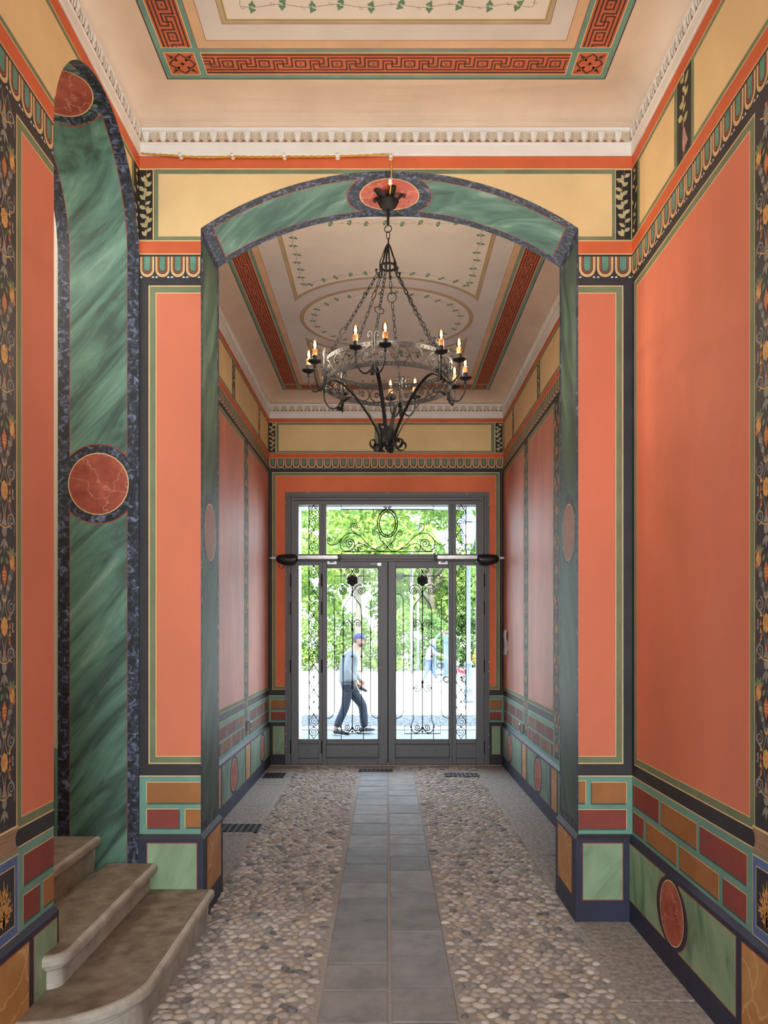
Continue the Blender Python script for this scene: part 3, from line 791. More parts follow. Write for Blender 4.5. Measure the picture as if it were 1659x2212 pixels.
# painted jambs
for jx, sg, nm in ((JL, 1, 'trim_2'), (JR, -1, 'trim_3')):
    P = Paint(lambda u, v, h, jx=jx, sg=sg: (jx+sg*h, u, v))
    P.rect(YA, 0.54, YB, zs, 'bluem', 1)
    for v0, v1 in ((0.62, 2.14), (2.74, 4.22)):
        pass
    P.rect(YA+0.052, 0.60, YB-0.052, 4.235, 'marblegp', 2)
    P.disc(4.985, 2.44, 0.206, 0.250, 'bluem', 3)
    P.disc(4.985, 2.44, 0.160, 0.185, 'cream', 4); P.disc(4.985, 2.44, 0.155, 0.180, 'redmd', 5)
    struct(P.build(nm))
# painted soffit of the big arch
P = Paint(lambda s, y, h: (ac+(AR-h)*math.sin(s/AR), y, azc+(AR-h)*math.cos(s/AR))); P.nu = 0.04
SM = AR*math.asin(ah/AR)
P.rect(-SM, YA, SM, YB, 'bluem', 1)
P.rect(-SM+0.07, YA+0.068, SM-0.07, YB-0.068, 'redln', 2); P.rect(-SM+0.075, YA+0.073, SM-0.075, YB-0.073, 'marblegs', 3)
P.disc(0, 4.985, 0.278, 0.252, 'bluem', 4)
for a in (0, PI): P.ring(0, 4.985, 0.278, 0.006, 'redln', 5, a-0.80, a+0.80, 24, 0.91)
P.disc(0, 4.985, 0.195, 0.182, 'cream', 6); P.disc(0, 4.985, 0.190, 0.177, 'redm', 7)
struct(P.build('trim_4'))

# ---- ceilings
def ceiling_frame(P, x0, x1, y0, y1):
    R = P.rect
    R(x0, y0, x1, y1, 'keyd', 1); e = 0.007
    R(x0+e, y0+e, x1-e, y1-e, 'teal', 2)
    g = 0.037; k = 0.173; q = g+k; s_ = q+0.033
    cs = g+k/2
    for cu in (x0+cs, x1-cs):
        for cv in (y0+cs, y1-cs): corner_square(P, cu, cv, k/2, 3)
    key_strip(P, x0+s_, x1-s_, y0+g, y0+q, 3, 'u'); key_strip(P, x0+s_, x1-s_, y1-q, y1-g, 3, 'u')
    key_strip(P, x0+g, x0+q, y0+s_, y1-s_, 3, 'v'); key_strip(P, x1-q, x1-g, y0+s_, y1-s_, 3, 'v')
    i = 0.236; R(x0+i, y0+i, x1-i, y1-i, 'brownln', 3); i = 0.240; R(x0+i, y0+i, x1-i, y1-i, 'beige2', 4)
    i = 0.297; R(x0+i, y0+i, x1-i, y1-i, 'redln', 5); i = 0.300; R(x0+i, y0+i, x1-i, y1-i, 'ceilg', 6)
    return i
def cove(P, x0, x1, y0, y1, z0, z1, w_):
    # quarter-round between wall and ceiling; first ring is painted brown
    prof = [(0.0, z0), (0.004, z0+0.012)] + [(w_*(1-math.cos(a)), z0+0.012+(z1-z0-0.012)*math.sin(a)) for a in [PI/2*k/18 for k in range(1, 19)]]
    for i in range(len(prof)-1):
        (a, za_), (b, zb_) = prof[i], prof[i+1]
        q0 = [(x0+a,y0+a,za_),(x1-a,y0+a,za_),(x1-a,y1-a,za_),(x0+a,y1-a,za_)]
        q1 = [(x0+b,y0+b,zb_),(x1-b,y0+b,zb_),(x1-b,y1-b,zb_),(x0+b,y1-b,zb_)]
        P.add(q0+q1, [(k,(k+1)%4,4+(k+1)%4,4+k) for k in range(4)], 'brownln' if i == 0 else 'beige')
ZC = 5.04
P = Paint(lambda u, v, h: (u, v, ZC-h))
P.box(XL-0.02, XR+0.02, -1.25, YA+0.02, ZC, TOPZ, 'beige'); cove(P, XL, XR, -1.2, YA, 4.902, ZC, 0.16)
x0, x1, y0, y1 = -1.29, 1.285, -0.9, 4.49
i = ceiling_frame(P, x0, x1, y0, y1); j = 0.41
P.rect(x0+j, y0+j, x1-j, y1-j, 'redln', 7); j += 0.003; P.rect(x0+j, y0+j, x1-j, y1-j, 'tan', 8)
j += 0.024; P.rect(x0+j, y0+j, x1-j, y1-j, 'olive', 9); j += 0.004; P.rect(x0+j, y0+j, x1-j, y1-j, 'gold', 10)
j += 0.006; P.rect(x0+j, y0+j, x1-j, y1-j, 'ceilw', 11); j += 0.085
ivy(P, dense([(x0+j, y0+j), (x1-j, y0+j), (x1-j, y1-j), (x0+j, y1-j)]), 12, 0.155, 0.036)
cs_ = P.build('ceiling'); struct(cs_)

ZF = 4.948
P = Paint(lambda u, v, h: (u, v, ZF-h))
P.box(FXL-0.1, FXR+0.1, YB-0.02, YD+0.1, ZF, TOPZ, 'beige'); cove(P, FXL, FXR, YB, YD, 4.823, ZF, 0.15)
x0, x1, y0, y1 = FXL+0.215, FXR-0.215, YB+0.21, 9.99
i = ceiling_frame(P, x0, x1, y0, y1)
cy0 = 7.75
def earc(rx, ry, xm, up, n=40, dx=0.0):
    # arc around the medallion between x=-xm and x=xm on one side
    pts = []
    for k in range(n+1):
        x = -xm+2*xm*k/n; pts.append((x, cy0-(-1 if up else 1)*-1*0+((1 if up else -1)*ry*math.sqrt(max(0, 1-(x/rx)**2)))))
    return pts
for up in (False, True):
    def shape(d):
        xm = 0.872-d; e = [(x, y) for x, y in earc(1.00+d, 0.925+d, xm, up)]
        yo = (5.785+d) if not up else (9.76-d-0.02)
        return [(-xm, yo)]+e+[(xm, yo)]
    def fillshape(d, mat, L):
        sh = shape(d); yo = sh[0][1]
        for k in range(1, len(sh)-2): P.poly([(sh[k][0], yo), sh[k], sh[k+1], (sh[k+1][0], yo)], mat, L)
    fillshape(0, 'redln', 7); fillshape(0.004, 'tan', 8); fillshape(0.028, 'olive', 8.6); fillshape(0.032, 'gold', 9.2); fillshape(0.038, 'ceilw', 10)
    ivy(P, dense(shape(0.115)), 11, 0.14, 0.036)
for rx, ry, m, L in ((0.875,0.765,'redln',7),(0.871,0.761,'tan',8),(0.845,0.735,'olive',8.6),(0.841,0.731,'gold',9.2),(0.835,0.725,'ceilw',10)): P.disc(0, cy0, rx, ry, m, L, 72)
ivy(P, dense([(0.745*math.cos(2*PI*k/80), cy0+0.635*math.sin(2*PI*k/80)) for k in range(80)]), 11, 0.15, 0.036)
cs2 = P.build('ceiling_rear'); struct(cs2)
for o_ in (cs_, cs2):
    for p_ in o_.data.polygons:
        if o_.data.materials[p_.material_index].name == 'peach_beige_plaster' and 0.02 < abs(p_.normal.z) < 0.999: p_.use_smooth = True

# ---- white stucco cornices
def cornice(x0, x1, y0, y1, z0, z1, name, sides):
    C = MB(); H = z1-z0
    prof = [(0.0,z0),(0.006,z0),(0.006,z0+0.008),(0.010,z0+0.010),(0.010,z0+0.40*H),(0.015,z0+0.42*H),(0.015,z0+0.47*H),(0.010,z0+0.49*H),(0.010,z0+0.86*H),(0.020,z0+0.90*H),(0.020,z1),(0.0,z1)]
    for i in range(len(prof)-1):
        (a, p), (b, q) = prof[i], prof[i+1]
        q0 = [(x0+a,y0+a,p),(x1-a,y0+a,p),(x1-a,y1-a,p),(x0+a,y1-a,p)]; q1 = [(x0+b,y0+b,q),(x1-b,y0+b,q),(x1-b,y1-b,q),(x0+b,y1-b,q)]
        C.add(q0+q1, [(k,(k+1)%4,4+(k+1)%4,4+k) for k in range(4)], 'stucco')
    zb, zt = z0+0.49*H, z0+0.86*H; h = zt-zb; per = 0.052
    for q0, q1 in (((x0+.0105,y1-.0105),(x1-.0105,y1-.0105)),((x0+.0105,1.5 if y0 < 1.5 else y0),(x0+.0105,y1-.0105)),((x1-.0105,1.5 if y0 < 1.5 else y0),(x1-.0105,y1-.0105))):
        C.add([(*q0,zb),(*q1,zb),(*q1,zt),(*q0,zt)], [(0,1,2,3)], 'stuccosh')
    def unit(fn, rotf, idx):
        # fn(u, d, z) local -> world
        if idx % 2 == 0:
            vs = []
            for (du, zz, d) in ((-0.020,zt,0.010),(0.020,zt,0.010),(0.017,zb+h*0.35,0.010),(0,zb,0.010),(-0.017,zb+h*0.35,0.010),(0,zb+h*0.62,0.024),(0,zt,0.022)): vs.append(fn(du, d, zz))
            C.add(vs, [(0,4,5,6),(1,6,5,2),(4,3,5),(3,2,5)], 'stucco')
        else:
            vs = [fn(du, d, zz) for du, zz, d in ((-0.004,zt,0.010),(0.004,zt,0.010),(0.0,zb,0.010),(0,zb+h*0.7,0.017),(0,zt,0.017))]
            C.add(vs, [(0,2,3,4),(1,4,3,2)], 'stucco')
        for s_ in (-1, 1):
            vs = [fn(du*s_, d, zz) for du, zz, d in ((0.020,zt,0.010),(0.025,zt,0.019),(0.014,zb+h*0.3,0.019),(0.006,zb,0.012),(0.012,zb+h*0.28,0.010))]
            C.add(vs, [(0,1,2,4),(4,2,3)], 'stucco')
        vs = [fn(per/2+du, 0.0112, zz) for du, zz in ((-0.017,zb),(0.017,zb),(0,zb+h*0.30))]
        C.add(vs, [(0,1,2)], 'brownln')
    for sd in sides:
        if sd == 'B': n = int((x1-x0-0.04)/per); f = [(lambda c: (lambda du, d, z: (c+du, y1-d, z)))(x0+0.02+per*(k+0.5)) for k in range(n)]
        elif sd == 'L': ys = max(y0, 1.5); n = int((y1-ys-0.03)/per); f = [(lambda c: (lambda du, d, z: (x0+d, c+du, z)))(y1-0.02-per*(k+0.5)) for k in range(n)]
        else: ys = max(y0, 1.5); n = int((y1-ys-0.03)/per); f = [(lambda c: (lambda du, d, z: (x1-d, c+du, z)))(y1-0.02-per*(k+0.5)) for k in range(n)]
        for k, g in enumerate(f): unit(g, None, k)
    struct(C.build(name))
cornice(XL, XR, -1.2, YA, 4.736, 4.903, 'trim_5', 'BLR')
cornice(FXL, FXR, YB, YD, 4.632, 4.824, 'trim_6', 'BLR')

# ---- far room side walls
def side_far(x, sg, name):
    P = Paint(wall_fn(x, sg)); T = FAR
    P.box(min(x, x-sg*0.4), max(x, x-sg*0.4), YB, YD+0.05, -0.02, TOPZ, 'dark')
    bands(P, YB, YD, T, 'ABCDE')
    P.rect(YD-0.05, T['fr'][1]+0.006, YD, T['fr'][0], 'black', 2)
    for a, b in ((9.47, 10.12), (7.92, 9.36), (6.35, 7.76), (5.3, 6.2)): yellow_panel(P, a, b, T)
    for c, s_ in ((9.415, 1), (7.84, 2), (6.275, 3)): vine_strip(P, c-0.045, c+0.045, T['fr'][1]+0.006, T['fr'][0]-0.006, 2, s_, True)
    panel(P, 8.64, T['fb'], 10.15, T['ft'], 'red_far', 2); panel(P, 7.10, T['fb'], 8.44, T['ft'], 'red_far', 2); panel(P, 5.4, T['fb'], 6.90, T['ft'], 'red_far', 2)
    arabesque(P, 8.54, 0.085, 0.62, T['ft'], 2.9, 0.545, 2); arabesque(P, 7.0, 0.085, 0.62, T['ft'], 2.9, 0.545, 2)
    z = [(0.880, 0.765), (0.738, 0.618)]
    r2 = random.Random(5)
    for row, off in zip(z, (0.0, 0.24)):
        for a, b in ((8.66, 10.14), (7.12, 8.42), (5.4, 6.88)):
            y = b-(0.45-off); hi = b; k = 0
            while hi > a+0.06:
                lo_ = max(a, y); brick(P, lo_+0.018, row[1], hi-0.018, row[0], 'brickr2' if (k+int(off*5)) % 3 else 'brickb2', 2); hi = lo_; y = lo_-0.47; k += 1
    struct(P.build(name))
    B = Paint(wall_fn(x+sg*0.022, sg)); 
    B.prism([(x,YB,0),(x+sg*0.022,YB,0),(x+sg*0.022,YB,0.545),(x,YB,0.575)][::sg], (0, YD-YB, 0), 'navy')
    marble_panel(B, 9.62, 10.12, T, 'marblegk', 1); marble_panel(B, 8.72, 9.46, T, 'marblegk', 1); oval_pair(B, 9.53, 0.15, T, 1)
    marble_panel(B, 8.42, 8.66, T, 'yelm', 1)
    marble_panel(B, 7.80, 8.36, T, 'marblegk', 1); marble_panel(B, 7.2, 7.72, T, 'marblegk', 1); oval_pair(B, 7.76, 0.16, T, 1)
    marble_panel(B, 6.90, 7.13, T, 'yelm', 1); marble_panel(B, 5.5, 6.85, T, 'marblegk', 1)
    struct(B.build('baseboard_left_rear' if sg > 0 else 'baseboard_right_rear'))
side_far(FXL, 1, 'wall_left_rear'); side_far(FXR, -1, 'wall_right_rear')

# ---- door wall
DX0, DX1, DZ1 = (616-CX)*YD/FL, (1057-CX)*YD/FL, EYE+(CY-1063)*YD/FL
P = Paint(lambda u, v, h: (u, YD-h, v)); T = FAR
P.box(-2.2, DX0, YD, YD+0.28, -0.02, TOPZ, 'dark'); P.box(DX1, 2.2, YD, YD+0.28, -0.02, TOPZ, 'dark'); P.box(DX0, DX1, YD, YD+0.28, DZ1, TOPZ, 'dark')
def Z(y): return EYE+(CY-y)*YD/FL
def X(x): return (x-CX)*YD/FL
bands(P, FXL, FXR, T, 'ABCD'); bands(P, FXL, DX0, T, 'E'); bands(P, DX1, FXR, T, 'E')
yellow_panel(P, X(602), X(809), T); yellow_panel(P, X(855), X(1061), T)
vine_strip(P, X(817), X(849), T['fr'][1]+0.006, T['fr'][0]-0.006, 2, 8, True)
for a, b, s_ in ((581, 595, 4), (1070, 1086, 9)): P.rect(X(a)-0.01, T['fr'][1]+0.006, X(b)+0.012, T['fr'][0], 'cream', 2); vine_strip(P, X(a), X(b), T['fr'][1]+0.006, T['fr'][0], 3, s_)
# framed vermilion field around the door
u0, u1 = X(588), X(1079)
for d, m, L in ((0, 'cream', 1), (0.008, 'olive', 2), (0.045, 'cream', 3), (0.050, 'red_back', 4)):
    P.rect(u0+d, T['fb']+d, DX0, T['ft']-d, m, L); P.rect(DX1, T['fb']+d, u1-d, T['ft']-d, m, L); P.rect(DX0, DZ1, DX1, T['ft']-d, m, L)
for a, b in ((584, 616), (1057, 1082)):
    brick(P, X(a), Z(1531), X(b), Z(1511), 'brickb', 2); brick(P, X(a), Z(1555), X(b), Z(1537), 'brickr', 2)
    marble_panel(P, X(a)+0.03, X(b)-0.005, T, 'marblegl', 1)
struct(P.build('wall_door'))
B = MB(); B.box(FXL, DX0-0.002, YD-0.02, YD+0.02, 0, 0.10, 'dark'); B.box(DX1+0.002, FXR, YD-0.02, YD+0.02, 0, 0.10, 'dark')
struct(B.build('baseboard_door'))

# ---- street front of the building (its bulk shades the pavement)
Q = MB()
fx = 1.2; y0, y1 = YD+0.28, YD+0.56; ztop = 6.9
Q.box(-9, -fx, y0, y1, -0.05, ztop, 'facade'); Q.box(1.30, 9, y0, y1, -0.05, ztop, 'facade'); Q.box(-fx, 1.30, y0, y1, 3.50, ztop, 'facade')
struct(Q.build('wall_street_front'))
Q = MB(); Q.box(-9, 9, -6.6, y0, TOPZ, 6.9, 'facade'); struct(Q.build('ceiling_upper_storey'))
Q = MB(); Q.box(-9, 9, -6.8, -6.6, -0.05, 6.9, 'facade'); Q.box(-2.2, XL, -6.6, -1.2, 0, TOPZ, 'wallcream'); Q.box(XR, 2.2, -6.6, -1.2, 0, TOPZ, 'wallcream'); struct(Q.build('wall_added_passage'))  # unseen passage and end wall, added to keep out sun and channel the lamp

# ================================================================= STAIR
st = empty('stone_staircase', (0, 0, 0)); tag(st, 'worn stone steps rising left through the green marbled arch', 'stairs')
M['step'] = stone('worn_sandstone_step', (104,92,76), (134,120,102), (160,148,132), 9, 160, 0.6, 0.85)
M['stepedge'] = stone('pale_worn_step_edge', (150,142,130), (182,176,166), (208,204,198), 5, 70, 0.5, 0.85)
def step_block(x_nose, zb, zt, y_far, y_near, arc, xback):
    s = MB(); H = zt-zb; n = 12
    def loop(i, z):
        pts = [(xback, y_far, z), (x_nose-i, y_far, z)]
        m = 10
        for k in range(1, m+1): pts.append((x_nose-i, y_far+(y_near+arc[1]-y_far)*k/m, z))
        cx, cy = x_nose-arc[0], y_near+arc[1]
        for k in range(1, n+1):
            a = PI/2*k/n; pts.append((cx+(arc[0]-i)*math.cos(a), cy-(arc[1]-i)*math.sin(a), z))
        pts.append((xback, y_near+i, z)); return pts
    prof = [(0.045, zb), (0.045, zt-0.085), (0.040, zt-0.075), (0.024, zt-0.066), (0.022, zt-0.056), (0.006, zt-0.050), (0.0, zt-0.040), (0.0, zt-0.018), (0.004, zt-0.008), (0.014, zt-0.001), (0.028, zt)]
    Ls = [loop(i, z) for i, z in prof]; q = len(Ls[0]); b = sum(Ls, [])
    fs = []
    for r in range(len(Ls)-1):
        for k in range(q-1): fs.append((r*q+k, r*q+k+1, (r+1)*q+k+1, (r+1)*q+k))
    s.add(b, fs, 'stepedge'); s.add(Ls[-1], [tuple(range(q))], 'step')
    s.add([Ls[0][0], Ls[-1][0], Ls[-1][1], Ls[0][1]], [(0,1,2,3)], 'stepedge')
    return s
for xn, zb, zt, yf, yn, arc, xb in ((-1.06, -0.02, 0.206, 4.705, 3.085, (0.47, 0.42), -1.56), (-1.41, 0.205, 0.366, 4.705, 3.34, (0.11, 0.11), -1.72),
                                    (-1.763, 0.3, 0.530, 4.715, 3.515, (0.004, 0.004), -2.2), (-2.113, 0.45, 0.692, 4.73, 3.41, (0.004,0.004), -2.6),
                                    (-2.46, 0.6, 0.855, 4.73, 3.41, (0.004,0.004), -2.9), (-2.81, 0.75, 1.017, 4.73, 3.41, (0.004,0.004), -4.99)):
    o = step_block(xn, zb, zt, yf, yn, arc, xb).build('step', st)
s = MB(); s.box(-5.0, -1.75, 3.41, 4.71, 0, 0.31, 'stepedge'); s.build('step_core', st)
s = MB(); s.box(-1.72, -1.54, 3.52, 4.70, 0, 0.21, 'stepedge'); s.build('step_core', st)

# ================================================================= DOOR
def DP(px, py, d=0.0): return Vector((X(px), YD+d, Z(py)))
door = empty('door_1', (X(837), YD, 0)); struct(door, 'tall dark grey metal entrance door with glass and wrought iron scrollwork')
def dbuild(mb, name, parent, smooth=False):
    o = mb.build(name, None, smooth)
    # parent chain keeps world position: all door parents sit at the door's base
    o.parent = parent; o.matrix_parent_inverse = Matrix.Translation(-Vector((X(837), YD, 0))) if parent is door else Matrix.Identity(4)
    return o
def bar(mb, x0, y0, x1, y1, d0, d1, mat='doorp', b=0.004):
    mb.bbox(min(X(x0),X(x1)), max(X(x0),X(x1)), YD+d0, YD+d1, min(Z(y0),Z(y1)), max(Z(y0),Z(y1)), mat, b)
# fixed frame: flange on the wall, rebate, inner stiles
f = MB()
bar(f,616,1063,628.5,1651,-0.012,0.03); bar(f,1046,1063,1057,1651,-0.012,0.03); bar(f,628.5,1063,1046,1075,-0.012,0.03)
bar(f,623,1070,1051.5,1073,-0.022,-0.010); bar(f,621.5,1070,624,1650,-0.022,-0.010); bar(f,1050.5,1070,1053,1650,-0.022,-0.010)
dbuild(f, 'outer_frame', door)
f = MB()
bar(f,628.5,1075,1046,1090.5,0.0,0.06); bar(f,628.5,1090,644.5,1212,0.0,0.06); bar(f,1028.5,1090,1046,1212,0.0,0.06)
bar(f,688.5,1090,696.5,1200,0.002,0.06); bar(f,697,1090,704.5,1200,0.010,0.06); bar(f,968.5,1090,976.5,1200,0.010,0.06); bar(f,977,1090,985.5,1200,0.002,0.06)
bar(f,644.5,1197,1028.5,1213,-0.004,0.06)
bar(f,690,1207,984,1209,-0.012,0.0)
bar(f,634,1080.5,1041,1082,-0.004,0.0,'doord',0.001); bar(f,627.8,1074,629.2,1650,-0.004,0.0,'doord',0.001); bar(f,1045.2,1074,1046.6,1650,-0.004,0.0,'doord',0.001)
dbuild(f, 'transom_frame', door)
# side lights
def light_panel(x0, x1, gx0, gx1, side):
    f = MB()
    bar(f, x0, 1213, gx0, 1651, -0.004, 0.055); bar(f, gx1, 1213, x1, 1651, -0.004, 0.055); bar(f, gx0, 1213, gx1, 1221.5, -0.004, 0.055); bar(f, gx0, 1597, gx1, 1651, 0.006, 0.055)
    for a, b, c, d in ((gx0-2, 1606, gx1+2, 1607), (gx0-2, 1638, gx1+2, 1639), (gx0-2, 1606, gx0-1, 1639), (gx1+1, 1606, gx1+2, 1639)): bar(f, a, b, c, d, 0.001, 0.012, 'doord', 0.0005)
    bar(f, gx0, 1609, gx1, 1636, -0.001, 0.01, 'doorp', 0.002)
    f.ell(DP((gx0+gx1)/2, 1622, -0.003), (0.006,0.004,0.006), 'doord', 8, 4)
    o = dbuild(f, 'side_light', door)
    g = MB(); g.box(X(gx0), X(gx1), YD+0.03, YD+0.036, Z(1597), Z(1221), 'glass'); dbuild(g, 'glass_pane', o)
    return o
sl = light_panel(629, 697, 645, 688, -1); sr = light_panel(977, 1046, 986, 1028.5, 1)
g = MB(); g.box(X(644), X(688.8), YD+0.03, YD+0.036, Z(1198), Z(1090), 'glass'); g.box(X(704), X(969), YD+0.03, YD+0.036, Z(1198), Z(1090), 'glass'); g.box(X(985), X(1029), YD+0.03, YD+0.036, Z(1198), Z(1090), 'glass')
dbuild(g, 'transom_glass', door)
# the two leaves
def leaf(x0, x1, gx0, gx1, sg):
    f = MB(); gt, gb = 1227.5, 1597
    bar(f, x0, 1213, gx0, 1652.5, 0.004, 0.055); bar(f, gx1, 1213, x1, 1652.5, 0.004, 0.055); bar(f, gx0, 1213, gx1, gt, 0.004, 0.055); bar(f, gx0, gb, gx1, 1652.5, 0.008, 0.055)
    e = 2.4
    for a, b, c, d in ((gx0-e, gt-e, gx1+e, gt-e+1), (gx0-e, gt-e, gx0-e+1, gb+e), (gx1+e-1, gt-e, gx1+e, gb+e), (gx0-e, gb+e-1, gx1+e, gb+e)): bar(f, a, b, c, d, -0.004, 0.008, 'doorp', 0.002)
    for a, b, c, d in ((gx0-3,1607,gx1+3,1608.2),(gx0-3,1636.5,gx1+3,1637.7),(gx0-3,1607,gx0-2,1637.5),(gx1+2,1607,gx1+3,1637.5)): bar(f, a, b, c, d, 0.0, 0.012, 'doord', 0.0005)
    bar(f, gx0-1, 1610, gx1+1, 1634.5, -0.002, 0.012, 'doorp', 0.003); bar(f, gx0-3, 1640, gx1+3, 1642, -0.004, 0.01, 'doorp', 0.002)
    for q in (0.25, 0.5, 0.75): f.ell(DP(gx0+(gx1-gx0)*q, 1621, -0.004), (0.006,0.004,0.006), 'doord', 8, 4)
    xe = x1 if sg < 0 else x0   # meeting side
    bar(f, (838-1.2 if sg < 0 else 838.2), 1213, (838 if sg < 0 else 839.2), 1648, -0.002, 0.01, 'doord', 0.0005)
    o = dbuild(f, 'door_leaf', door)
    g = MB(); g.box(X(gx0-0.5), X(gx1+0.5), YD+0.03, YD+0.036, Z(gb+0.5), Z(gt-0.5), 'glass'); dbuild(g, 'glass_pane', o)
    # foot bolt
    k = MB(); bx = 833 if sg < 0 else 843.5; k.tube([DP(bx,1637,-0.02), DP(bx,1652,-0.02)], 0.006, 'alu', 8); k.tube([DP(bx,1637,-0.02), DP(bx-1.5*sg*-1,1637,-0.02)], 0.004, 'alu', 6)
    dbuild(k, 'floor_bolt', o)
    return o
ll = leaf(697, 837.6, 706.5, 816, -1); lr = leaf(838, 977, 856, 969, 1)
h = MB(); bar(h, 821.5, 1421, 824.5, 1463, -0.010, 0.004, 'doorp', 0.002); bar(h, 822, 1440, 824, 1444, -0.03, -0.01, 'gold', 0.002); dbuild(h, 'lock_plate', ll)
# hinges
for x, par in ((627.8, sl), (694.8, ll), (1046.4, sr)):
    for y in (1240, 1300, 1425, 1600):
        k = MB(); k.lathe([(0.004,0),(0.009,0.004),(0.009,0.17),(0.004,0.176)], DP(x, y+28, -0.012), 'plblack', 8); dbuild(k, 'hinge', par)
# screw heads on the frame flange
k = MB()
for x, y in [(666,1064),(837,1065.5),(1008,1067),(617.5,1086),(617.5,1240),(617.5,1448),(617.5,1585),(617.5,1611),(1055.5,1090),(1055.5,1244),(1055.5,1430),(1055.5,1450),(1055.5,1587),(1055.5,1613)]:
    k = MB(); k.ell(DP(x, y, -0.014), (0.007,0.004,0.007), 'white', 8, 4); dbuild(k, 'screw_head', door)
# scrollwork
GR = 0.0046
def gl(mb, pts, r=GR, d=0.014, mir=None, **kw):
    r *= 1.2
    P_ = [DP(x, y, d) for x, y in pts]; mb.tube(P_, r, 'iron', 5)
    if mir is not None: mb.tube([DP(2*mir-x, y, d) for x, y in pts], r, 'iron', 5)
def gb(pts, n=26): return [tuple(p) for p in bez(pts, n)]
def gball(mb, x, y, r=0.013, d=0.014): mb.ell(DP(x, y, d), (r, r*0.8, r*1.2), 'iron', 8, 5)
def side_scrolls(cx, xbar, ytop, ybot, par, name):
    g = MB(); gl(g, [(xbar, ytop), (xbar, ybot)], 0.005); U = 57.5; n = max(1, round((ybot-ytop)/U)); U = (ybot-ytop)/n; rr = 9.6
    for i in range(n):
        a = ytop+U*i; b = a+U; c = (a+b)/2
        for s_ in (-1, 1):
            # big scroll hanging from the upper knot; its twin is mirrored under the joint
            top = [(cx-s_*0.5, a+0.5), (cx-s_*5, a+8)] if True else []
            for ymir in (False, True):
                if s_ == (1 if ymir else -1) or True:
                    pass
        for ymir in (False, True):
            def m(pts): return [(x, (2*c-y) if ymir else y) for x, y in pts]
            cyy = c-rr-1.8; sd = -1 if ymir else 1
            # left tangent line down and round, spiralling inwards
            arc = [(cx+rr*math.cos(t), cyy+rr*math.sin(t)) for t in [PI-PI*k/14 for k in range(15)]]
            arc = [(cx+(x-cx)*sd, y) for x, y in arc]
            sp = [(cx+(x-cx)*sd, y) for x, y in spiral(cx+1.2, cyy, rr-0.9, 0, 1.55, 0.12, 26, -1)]
            gl(g, m(gb([(cx, a+0.4), (cx-sd*4.0, a+6.5), (cx-sd*rr*0.93, cyy-4)]+arc[:1], 12)+arc+sp[2:]), 0.0034)
            gl(g, m(gb([(cx, a+0.4), (cx+sd*4.0, a+6.5), (cx+sd*rr*0.93, cyy-3), (cx+sd*rr, cyy)], 12)), 0.0034)
            for s_ in ((-1, 1) if not ymir else ()):
                gl(g, m([(x, y) for x, y in spiral(cx+s_*5.2, a+4.2 if s_ < 0 else a+4.2, 4.0, PI if s_ > 0 else 0, 1.5, 0.15, 18, s_)]), 0.0030)
        gball(g, cx, c, 0.010)
        gball(g, cx, a, 0.012)
    dbuild(g, name, par)
side_scrolls(677.6, 667, 1091, 1197, door, 'iron_grille'); side_scrolls(996.2, 1006.8, 1091, 1197, door, 'iron_grille')
side_scrolls(677.6, 667, 1222, 1597, sl, 'iron_grille'); side_scrolls(996.2, 1006.8, 1222, 1597, sr, 'iron_grille')
# transom grille
g = MB(); c = 837
gl(g, [(737,1091),(737,1100.3),(937,1100.3),(937,1091)], 0.005); gl(g, [(737,1198),(737,1191.5),(937,1191.5),(937,1198)], 0.005)
for rx, ry in ((21.6,29.8),(17.4,25.2)): g.tube([DP(c+rx*math.cos(t), 1130.6+ry*math.sin(t), 0.014) for t in [2*PI*k/40 for k in range(40)]], 0.0075, 'iron', 5, closed=True)
for k_ in range(8):
    t = PI/2+2*PI*k_/8; gl(g, [(c+17.4*math.cos(t), 1130.6+25.2*math.sin(t)), (c+21.6*math.cos(t), 1130.6+29.8*math.sin(t))], 0.005)
gl(g, spiral(831.5, 1094.5, 3.2, 0.3, 1.3, 0.2, 16, 1), 0.004, mir=c)
gl(g, gb([(c-1, 1095), (c-4, 1099), (c-12, 1104), (c-18, 1112)], 14), 0.005, mir=c)
gl(g, spiral(809.5, 1152, 6.6, 0.0, 1.6, 0.12, 26, -1)[::-1]+gb([(816.2,1151),(820,1156),(821,1163),(826,1170),(835,1178),(837,1182)], 20), 0.0048, mir=c)
gl(g, spiral(829, 1179.5, 5.6, -0.4, 1.5, 0.12, 24, -1)[::-1]+[(835,1178),(c,1182)], 0.0045, mir=c)
gl(g, gb([(c,1182),(832,1188),(824,1190.5),(812,1188),(795,1176),(780,1160),(765,1152),(752,1152.5),(742,1159),(735,1170),(736,1182),(744,1189.5),(754,1190),(762,1185),(765.5,1177)], 60)+spiral(755, 1174, 10.8, 0.1, 1.9, 0.1, 36, -1), 0.0048, mir=c)
gl(g, gb([(740,1162),(733,1170),(724,1176.5),(714,1177),(706.5,1172)], 20), 0.0045, mir=c); gl(g, spiral(712.2,1166,6.2,2.4,1.7,0.1,26,1), 0.0045, mir=c)
gl(g, gb([(818,1190),(800,1184),(785,1176),(774,1174),(767.5,1178),(766,1184),(770,1190)], 24)+spiral(774.2,1184.5,5.4,2.2,1.6,0.12,24,-1), 0.0045, mir=c)
gl(g, gb([(771,1154),(763,1148),(758,1141),(758.5,1134),(764,1130.5)], 18)+spiral(767,1136.5,6.2,-2.0,1.7,0.1,26,1), 0.0045, mir=c)
gball(g, c, 1182, 0.013); gball(g, 766, 1180, 0.010); gball(g, 2*c-766, 1180, 0.010)
dbuild(g, 'iron_grille', door)
